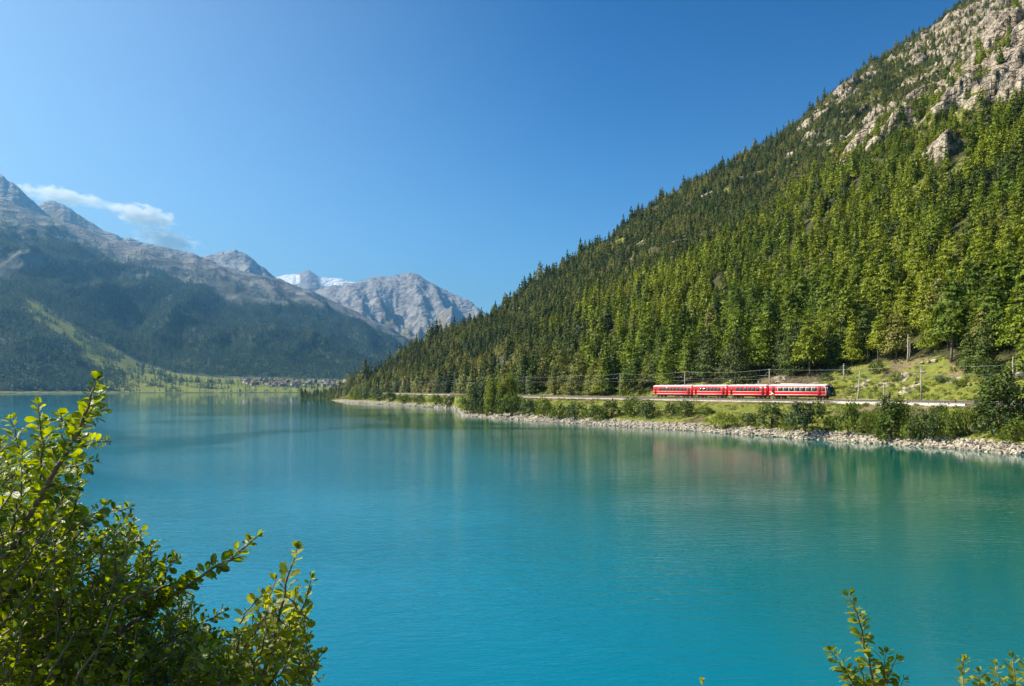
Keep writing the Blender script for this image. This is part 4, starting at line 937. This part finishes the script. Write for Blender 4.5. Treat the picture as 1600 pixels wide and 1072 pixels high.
# ------------------------------------------------------------------ village and farms beyond the lake
M_hw = [simple('house_white', (.54, .51, .46), .9), simple('house_timber', (.20, .13, .08), .9), simple('house_ochre', (.36, .27, .18), .9)]
M_hr = [simple('roof_brown', (.16, .10, .08), .9), simple('roof_grey', (.24, .23, .22), .9), simple('roof_orange', (.26, .15, .11), .9)]
def house_meshes(w, l, h, rh):
    a = MB(); a.box(-w/2, w/2, -l/2, l/2, -6, h); a.add([(-w/2, -l/2, h), (w/2, -l/2, h), (0, -l/2, h+rh), (-w/2, l/2, h), (w/2, l/2, h), (0, l/2, h+rh)], [(0, 1, 2), (3, 5, 4), (0, 3, 4, 1)])
    b = MB(); e = .7; t = .35
    for s in (-1, 1):
        V = [(s*(w/2+e), -l/2-e, h-e*rh/(w/2)+.1), (s*(w/2+e), l/2+e, h-e*rh/(w/2)+.1), (0, l/2+e, h+rh+.1), (0, -l/2-e, h+rh+.1)]
        V += [(x, y, z+t) for x, y, z in V]; b.add(V, [(0, 1, 2, 3), (7, 6, 5, 4), (0, 4, 5, 1), (1, 5, 6, 2), (2, 6, 7, 3), (3, 7, 4, 0)])
    wn_ = MB()
    for k in range(3):
        for f in range(int(h//2.8)): 
            y = -l/2+l*(k+.5)/3; z = 1.2+2.8*f; wn_.box(-w/2-.05, w/2+.05, y-.55, y+.55, z, z+1.3); x = -w/2+w*(k+.5)/3; wn_.box(x-.5, x+.5, -l/2-.05, l/2+.05, z, z+1.3)
    return a, b, wn_
hm = []
for k, (w, l, h, rh) in enumerate([(11, 14, 6.5, 3.2), (12, 17, 8.5, 3.6), (9, 12, 5.5, 3.0), (14, 22, 9, 4), (10, 10, 7, 3)]):
    a, b, c = house_meshes(w, l, h, rh)
    for j in range(3): hm.append((a.mesh('walls', [M_hw[j]]), b.mesh('roof', [M_hr[(j*2+k) % 3]]), c.mesh('windows', [M_glass]), j, (j*2+k) % 3))
def far_place(px, py):
    i = int(np.clip(np.searchsorted(lc, px), 1, len(lc)-1)); q = LT['Q'][i]
    for j in range(len(q)):
        if q[j] >= 2 and LT['PY'][i, j] <= py: return LT['R'][i, j], LT['Z'][i, j]
    return None
hr_ = random.Random(4); WN = ('white', 'dark timber', 'ochre'); RN = ('brown', 'grey', 'orange')
hx = []
for k in range(150):
    if k < 135: px = 372+190*hr_.random()**.85; py = hr_.uniform(596.5, 604.5)+(1.2 if px > 470 else 0)*hr_.random()-(px < 420)*hr_.random()*3
    else: px = hr_.uniform(545, 610); py = hr_.uniform(596, 603)
    q = far_place(px, py)
    if q is None: continue
    x = float(U(px)*q[0]); y = float(q[0])
    if any(abs(x-a)+abs(y-b) < 19 for a, b in hx): continue
    hx.append((x, y)); wl_, rf_, wi_, j, m_ = hm[hr_.randrange(len(hm))]
    where = 'at village left end' if px < 410 else 'left of village centre' if px < 455 else 'in village middle' if px < 500 else 'towards village right end' if px < 548 else 'behind the wooded far point'
    row = 'nearest the fields' if py > 602 else 'in the back rows' if py < 599 else 'in the middle rows'
    e = thing('house', '%s house with %s roof %s, %s' % (WN[j], RN[m_], where, row), 'house', (x, y, float(q[1])), hr_.uniform(-.5, .9), 'houses of the far village: %s, %s %s %s' % (where, row, WN[j], RN[m_]), hr_.uniform(.8, 1.05))
    e['group'] = 'houses of the far village, %s walls and %s roof, %s, %s' % (WN[j], RN[m_], where, row)
    link('walls', wl_, e); link('roof', rf_, e); w_ = link('windows', wi_, e); w_['kind'] = 'stuff'
print('houses', len(hx))
same_ = {}
for o in [o for o in bpy.data.objects if o.get('category') == 'house']: same_.setdefault(o['label'], []).append(o)
for lb, os_ in same_.items():
    if len(os_) > 1:
        os_.sort(key=lambda o: o.location.x/o.location.y)
        wd = {2: ['left', 'right'], 3: ['leftmost', 'middle', 'rightmost'], 4: ['leftmost', 'second', 'third', 'rightmost']}.get(len(os_))
        if wd:
            for o, w in zip(os_, wd): o['label'] = lb+', '+w
# village trees between the houses
vt = np.array([(px, py) for px, py in zip(rs.uniform(360, 580, 420), rs.uniform(592, 606, 420))]); vp = [(U(a)*far_place(a, b)[0], far_place(a, b)[0], far_place(a, b)[1]-.3) for a, b in vt if far_place(a, b)]
scatter('village_trees', np.array(vp), rs.uniform(0, 6, len(vp)), rs.uniform(.3, .6, len(vp)), rs.integers(0, 5, len(vp)), C_far, 'small trees between the houses of the far village', 'trees')

# ------------------------------------------------------------------ foreground bushes
def leaf_mat(name, ca, cb, trn, gloss):
    m, nt, p, out = newmat(name); P = pos(nt)
    f = noise(nt, 24, 2, .5, P); f2 = noise(nt, 5, 3, .6, P)
    col = mixc(nt, rampv(nt, f, .32, .68), ca, cb); 
    L(nt, col, p.inputs['Base Color']); p.inputs['Roughness'].default_value = gloss; p.inputs['Specular IOR Level'].default_value = .55
    vn = nt.nodes.new('ShaderNodeBump'); vn.inputs['Distance'].default_value = .002; L(nt, noise(nt, 260, 2, .5, P), vn.inputs['Height']); L(nt, vn.outputs[0], p.inputs['Normal'])
    t = nt.nodes.new('ShaderNodeBsdfTranslucent'); h = nt.nodes.new('ShaderNodeHueSaturation'); h.inputs['Hue'].default_value = .475; h.inputs['Saturation'].default_value = 1.1; h.inputs['Value'].default_value = trn
    L(nt, col, h.inputs['Color']); L(nt, h.outputs[0], t.inputs['Color'])
    mx = nt.nodes.new('ShaderNodeMixShader'); mx.inputs[0].default_value = .45; L(nt, p.outputs[0], mx.inputs[1]); L(nt, t.outputs[0], mx.inputs[2]); L(nt, mx.outputs[0], out.inputs['Surface'])
    return m
M_leaf = leaf_mat('alder_leaf', (.050, .092, .008), (.225, .285, .014), 2.3, .26)
M_leafy = leaf_mat('young_leaf', (.11, .165, .018), (.27, .30, .035), 2.2, .4)
M_twig = simple('twig_bark', (.17, .12, .09), .75, var=.3, vs=30)
def leaf_geo(seed, wid=.62):
    r = np.random.default_rng(seed); L0 = 1.0; rows = [(0, .03), (.15, .42), (.4, .86), (.68, 1.0), (.88, .72), (1.0, .16)]
    fold = r.uniform(.10, .35); curl = r.uniform(-.25, .35); V = []
    for (t, w) in rows:
        hw = wid/2*w*(1+r.normal(0, .05)); zc = -curl*t*t*.5
        V += [(t, -hw, zc+fold*hw+r.normal(0, .01)), (t, 0, zc), (t, hw, zc+fold*hw+r.normal(0, .01))]
    F = []
    for i in range(5): F += [(3*i, 3*i+3, 3*i+4, 3*i+1), (3*i+1, 3*i+4, 3*i+5, 3*i+2)]
    return np.array(V), np.array(F)
LG = [leaf_geo(k, .55+.06*(k % 4)) for k in range(7)]
def W(px, py, d): return np.array([U(px)*d, d, EYE+(HOR-py)*d/FPX])
class Bush:
    def __init__(s, seed): s.r = np.random.default_rng(seed); s.leaves = []; s.tw = MB(); s.br = []
    def stem(s, pts, r0, r1, main=False):
        pts = [np.array(p) for p in pts]; P = []
        for i in range(len(pts)-1):
            for t in np.linspace(0, 1, 5)[:-1]: P.append(pts[i]*(1-t)+pts[i+1]*t+s.r.normal(0, .0025, 3))
        P.append(pts[-1]); rad = np.linspace(r0, r1, len(P))
        if main: m = MB(); m.tube(P, rad, 7); s.br.append(m)
        else: s.tw.tube(P, rad, 4)
        return P
    def leaf_on(s, P, size, start=.15, step=.02, tipn=3, spread=1.):
        P = np.array(P); seg = np.linalg.norm(np.diff(P, axis=0), axis=1); c = np.concatenate([[0], np.cumsum(seg)]); tot = c[-1]; a = s.r.uniform(0, 6.28); q = start*tot
        while q < tot:
            p = np.array([np.interp(q, c, P[:, k]) for k in range(3)]); p2 = np.array([np.interp(min(q+.01, tot), c, P[:, k]) for k in range(3)]); p1 = np.array([np.interp(max(q-.01, 0), c, P[:, k]) for k in range(3)])
            t = (p2-p1)/max(np.linalg.norm(p2-p1), 1e-6); a += 2.6+s.r.normal(0, .4)
            u = np.cross(t, [0, 0, 1]); u /= max(np.linalg.norm(u), 1e-6); v = np.cross(t, u); o = u*math.cos(a)+v*math.sin(a)
            d = t*s.r.uniform(.3, .9)+o*spread+s.r.normal(0, .2, 3); s.leaves.append((p+o*.004, d, size*s.r.uniform(.65, 1.2)*(1 if q < tot*.85 else .7)))
            q += step*s.r.uniform(.6, 1.4)
        for k in range(tipn): s.leaves.append((P[-1], t*1.2+s.r.normal(0, .45, 3), size*s.r.uniform(.45, .8)))
    def finish(s, name, label, mat, nparts, cat='bush', grp=None, lname='leaf'):
        b0 = s.leaves[0][0]; e = thing(name, label, cat, tuple(float(v) for v in b0*0), 0, grp)
        for m in s.br: m.build('branch', M_twig, e)
        if s.tw.V: t = s.tw.build('twigs', M_twig, e); t['kind'] = 'stuff'
        me = [mesh_np('leaf', V, F, [mat], None, True) for V, F in LG]
        Ms = []
        for (p, d, sz) in s.leaves:
            d = d/np.linalg.norm(d); up = np.array([0, 0, 1.])+s.r.normal(0, .45, 3); y = np.cross(up, d); y /= max(np.linalg.norm(y), 1e-6); z = np.cross(d, y)
            M = np.eye(4); M[:3, 0] = d*sz; M[:3, 1] = y*sz; M[:3, 2] = z*sz; M[:3, 3] = p; Ms.append(M)
        # largest in the picture and inside it
        sc = []
        for (p, d, sz), M in zip(s.leaves, Ms):
            px = 800+FPX*p[0]/p[1]; py = HOR-FPX*(p[2]-EYE)/p[1]; sc.append(sz/p[1]**1.6*(0 <= px <= 1600 and 0 <= py <= 1072))
        od = np.argsort(-np.array(sc)); V = []; F = []; b = 0
        for rank, i in enumerate(od):
            k = int(i) % len(LG)
            if rank < nparts and sc[i] > 0:
                o = link(lname, me[k], e); o.matrix_local = Matrix(Ms[i].tolist())
            else:
                v = LG[k][0]@Ms[i][:3, :3].T+Ms[i][:3, 3]; V.append(v); F.append(LG[k][1]+b); b += len(v)
        if V:
            o = link('foliage', mesh_np('foliage', np.concatenate(V), np.concatenate(F), [mat], None, True), e); o['kind'] = 'stuff'
        print(name, len(s.leaves)); return e
B = Bush(1)
A1 = B.stem([W(-210, 1750, 2.5), W(-130, 1250, 2.2), W(-50, 980, 2.1), W(15, 860, 2.05), W(60, 780, 2.0), W(105, 705, 1.97), (W(132, 650, 1.95)), W(152, 592, 1.93)], .013, .0022, True)
B.leaf_on(A1[14:], .030, .0, .004, 7)
A2 = B.stem([W(-60, 1500, 2.6), W(60, 1120, 2.3), W(160, 1010, 2.2), W(245, 945, 2.15), W(310, 905, 2.1), W(360, 872, 2.07), W(402, 838, 2.05)], .009, .0018, True)
B.leaf_on(A2[11:], .031, .0, .004, 5)
ytop = lambda px: np.interp(px, [-80, 0, 30, 60, 100, 118, 130, 150, 205, 222, 245, 272, 300, 330, 352, 385, 420], [650, 668, 655, 650, 668, 700, 800, 798, 788, 845, 868, 885, 905, 950, 975, 1005, 1080])
for (a, b) in [((60, 780), (15, 655)), ((60, 780), (60, 632)), ((40, 815), (0, 690)), ((90, 725), (70, 655)), ((100, 860), (205, 792)), ((80, 850), (165, 790)), ((140, 930), (222, 830)), ((160, 960), (262, 872)), ((200, 985), (300, 900)), ((20, 850), (128, 800)), ((240, 1010), (352, 955)), ((270, 1040), (385, 985)), ((115, 690), (165, 640)), ((105, 705), (168, 690)), ((85, 745), (150, 720)), ((125, 665), (160, 610)), ((60, 790), (130, 752)), ((118, 690), (95, 648)), ((240, 950), (275, 868)), ((200, 960), (240, 850))]:
    d0 = 2.0+B.r.uniform(-.1, .25); p0, p1 = W(*a, d0+.1), W(*b, d0); mid = (p0+p1)/2+B.r.normal(0, .01, 3)+[0, 0, .012]
    B.leaf_on(B.stem([p0, mid, p1], .004, .0012), .028, .05, .0052, 4)
nt_ = 0
while nt_ < 980:
    px = B.r.uniform(-70, 415); py = B.r.uniform(640, 1150)
    if py < ytop(px)+12: continue
    if py < 800 and B.r.random() < .30: continue
    d = B.r.uniform(1.9, 3.0); an = math.radians(B.r.uniform(15, 100)); l = B.r.uniform(.12, .28)
    p1 = W(px, py, d); p0 = p1-np.array([math.cos(an)*l, B.r.normal(0, .07), math.sin(an)*l]); mid = (p0+p1)/2+B.r.normal(0, .012, 3)
    B.leaf_on(B.stem([p0, mid, p1], .0035, .001),   .0245, .05, .0078, 3); nt_ += 1
B.finish('alder_bush', 'large leafy alder bush with a tall leader at the left of the viewpoint', M_leaf, 300)
B = Bush(2)
A1 = B.stem([W(330, 1700, 2.5), W(375, 1250, 2.4), W(405, 1080, 2.35), W(432, 985, 2.32), W(448, 915, 2.3), W(464, 857, 2.3)], .010, .0016, True); B.leaf_on(A1[9:], .036, 0, .008, 5)
A2 = B.stem([W(350, 1300, 2.45), W(415, 1085, 2.35), W(452, 1010, 2.3), W(472, 955, 2.3), W(486, 905, 2.3)], .006, .0014, True); B.leaf_on(A2[7:], .033, 0, .008, 5)
A3 = B.stem([W(370, 1300, 2.45), W(425, 1100, 2.3), W(465, 1060, 2.25), W(503, 1022, 2.25)], .006, .0014, True); B.leaf_on(A3[5:], .035, 0, .007, 5)
for k in range(120):
    px = B.r.uniform(350, 478); yt = np.interp(px, [345, 370, 395, 418, 430, 455, 478], [1040, 975, 960, 905, 900, 905, 930]); py = yt+B.r.uniform(5, 230)
    d = B.r.uniform(2.2, 2.6); an = math.radians(B.r.uniform(40, 130)); l = B.r.uniform(.07, .17); p1 = W(px, py, d); p0 = p1-np.array([math.cos(an)*l, B.r.normal(0, .04), math.sin(an)*l])
    B.leaf_on(B.stem([p0, (p0+p1)/2+B.r.normal(0, .008, 3), p1], .003, .001), .031, .0, .009, 3)
B.finish('alder_sapling', 'slender upright leafy sapling right of the large alder bush', M_leafy, 290)
B = Bush(3)
A1 = B.stem([W(1400, 1700, 2.5), W(1382, 1180, 2.4), W(1368, 1085, 2.4), W(1354, 1010, 2.4), W(1340, 960, 2.4), W(1328, 930, 2.4)], .005, .0012, True); B.leaf_on(A1[7:], .034, 0, .0055, 5)
for (a, b) in [((1375, 1110), (1297, 1016)), ((1372, 1090), (1400, 1030)), ((1372, 1095), (1385, 1020)), ((1370, 1100), (1340, 1035)), ((1380, 1120), (1412, 1062)), ((1365, 1100), (1322, 1050))]:
    B.leaf_on(B.stem([W(*a, 2.42), W((a[0]+b[0])/2, (a[1]+b[1])/2+6, 2.4), W(*b, 2.38)], .003, .001), .032, .0, .006, 4)
B.finish('alder_sapling', 'thin yellowish sapling tip standing alone over the right part of the lake', M_leafy, 200)
B = Bush(4)
for k, (a, b) in enumerate([((1520, 1300), (1505, 1032)), ((1560, 1300), (1530, 1050)), ((1590, 1300), (1582, 1028)), ((1600, 1300), (1556, 1040)), ((1640, 1300), (1604, 1036)), ((1570, 1300), (1545, 1066)), ((1650, 1300), (1625, 1040))]):
    P = B.stem([W(*a, 2.5), W((a[0]+b[0])/2, (a[1]+b[1])/2, 2.45), W(*b, 2.4)], .004, .001, k == 2); B.leaf_on(P[4:], .033, .0, .006, 4)
B.finish('alder_sapling', 'group of yellow-green leafy shoots at the lower right corner', M_leafy, 200)
B = Bush(5); P = B.stem([W(1120, 1700, 2.5), W(1105, 1300, 2.4), W(1100, 1130, 2.4), W(1098, 1066, 2.4)], .005, .001, True); B.leaf_on(P[9:], .026, 0, .01, 4)
B.finish('alder_sapling', 'single tiny shoot tip peeking up at the lower edge between the saplings', M_leafy, 50)

# ------------------------------------------------------------------ clouds and haze
def cloud(name, label, px, py, d, sx, sy, sz, seed, dens=.004):
    import bmesh
    bm = bmesh.new(); bmesh.ops.create_icosphere(bm, subdivisions=4, radius=1); me = bpy.data.meshes.new(name)
    for v in bm.verts: v.co = Vector((v.co.x*sx, v.co.y*sy, v.co.z*sz))
    bm.to_mesh(me); bm.free()
    m = bpy.data.materials.new('cloud_vapour'); m.use_nodes = True; nt = m.node_tree; nt.nodes.clear()
    out = nt.nodes.new('ShaderNodeOutputMaterial'); pv = nt.nodes.new('ShaderNodeVolumePrincipled'); pv.inputs['Color'].default_value = (1, 1, 1, 1)
    tc = nt.nodes.new('ShaderNodeTexCoord')
    mp = nt.nodes.new('ShaderNodeMapping'); mp.inputs['Scale'].default_value = (1/sx, 1/sy, 1/sz); L(nt, tc.outputs['Object'], mp.inputs['Vector'])
    vl = nt.nodes.new('ShaderNodeVectorMath'); vl.operation = 'LENGTH'; L(nt, mp.outputs[0], vl.inputs[0])
    mp2 = nt.nodes.new('ShaderNodeMapping'); mp2.inputs['Location'].default_value = (seed, seed*2, 0); mp2.inputs['Scale'].default_value = (1/420, 1/420, 1/230); L(nt, tc.outputs['Object'], mp2.inputs['Vector'])
    nz = noise(nt, 1.0, 6, .62, mp2.outputs[0])
    f = math_(nt, 'SUBTRACT', math_(nt, 'ADD', math_(nt, 'SUBTRACT', 1.0, vl.outputs['Value']), math_(nt, 'MULTIPLY', nz, 2.6)), 1.50)
    L(nt, math_(nt, 'MULTIPLY', rampv(nt, f, 0, .45), dens), pv.inputs['Density']); L(nt, pv.outputs[0], out.inputs['Volume'])
    me.materials.append(m); o = link(name, me, None, (float(U(px)*d), d, float(z_at(py, d)))); tag(o, label, 'cloud'); o.rotation_euler = (0, math.radians(10), 0); return o
cloud('cloud', 'thin white cloud streak behind the two left peaks', 95, 306, 27000, 1700, 700, 330, 3.1, .004)
cloud('cloud', 'brightest white cloud above the left mountain ridge', 225, 338, 27000, 1250, 800, 430, 7.7, .006)
cloud('cloud', 'lower white cloud resting on the left mountain skyline', 262, 376, 27000, 1250, 900, 420, 21.4, .0035)
cloud('cloud', 'faint thin cloud veil linking the two upper clouds', 160, 320, 27500, 1500, 700, 200, 17.7, .0010)

bpy.context.view_layer.update()
top = max(float(LT['Z'].max()), max((o.matrix_world @ Vector(c)).z for o in bpy.data.objects if o.name.startswith('mountain_peak') for c in o.bound_box))+30
print('haze top', top)
hb = MB(); hb.box(-21000, 12000, -700, 15200, -13, top)
mh = bpy.data.materials.new('valley_haze'); mh.use_nodes = True; nt = mh.node_tree; nt.nodes.clear()
out = nt.nodes.new('ShaderNodeOutputMaterial'); pv = nt.nodes.new('ShaderNodeVolumePrincipled')
pv.inputs['Color'].default_value = (.30, .66, 1.0, 1); pv.inputs['Density'].default_value = 6.8e-5; pv.inputs['Anisotropy'].default_value = .75
L(nt, pv.outputs[0], out.inputs['Volume'])
tag(hb.build('haze', mh), 'thin blue summer haze filling the valley', 'haze', kind='stuff')
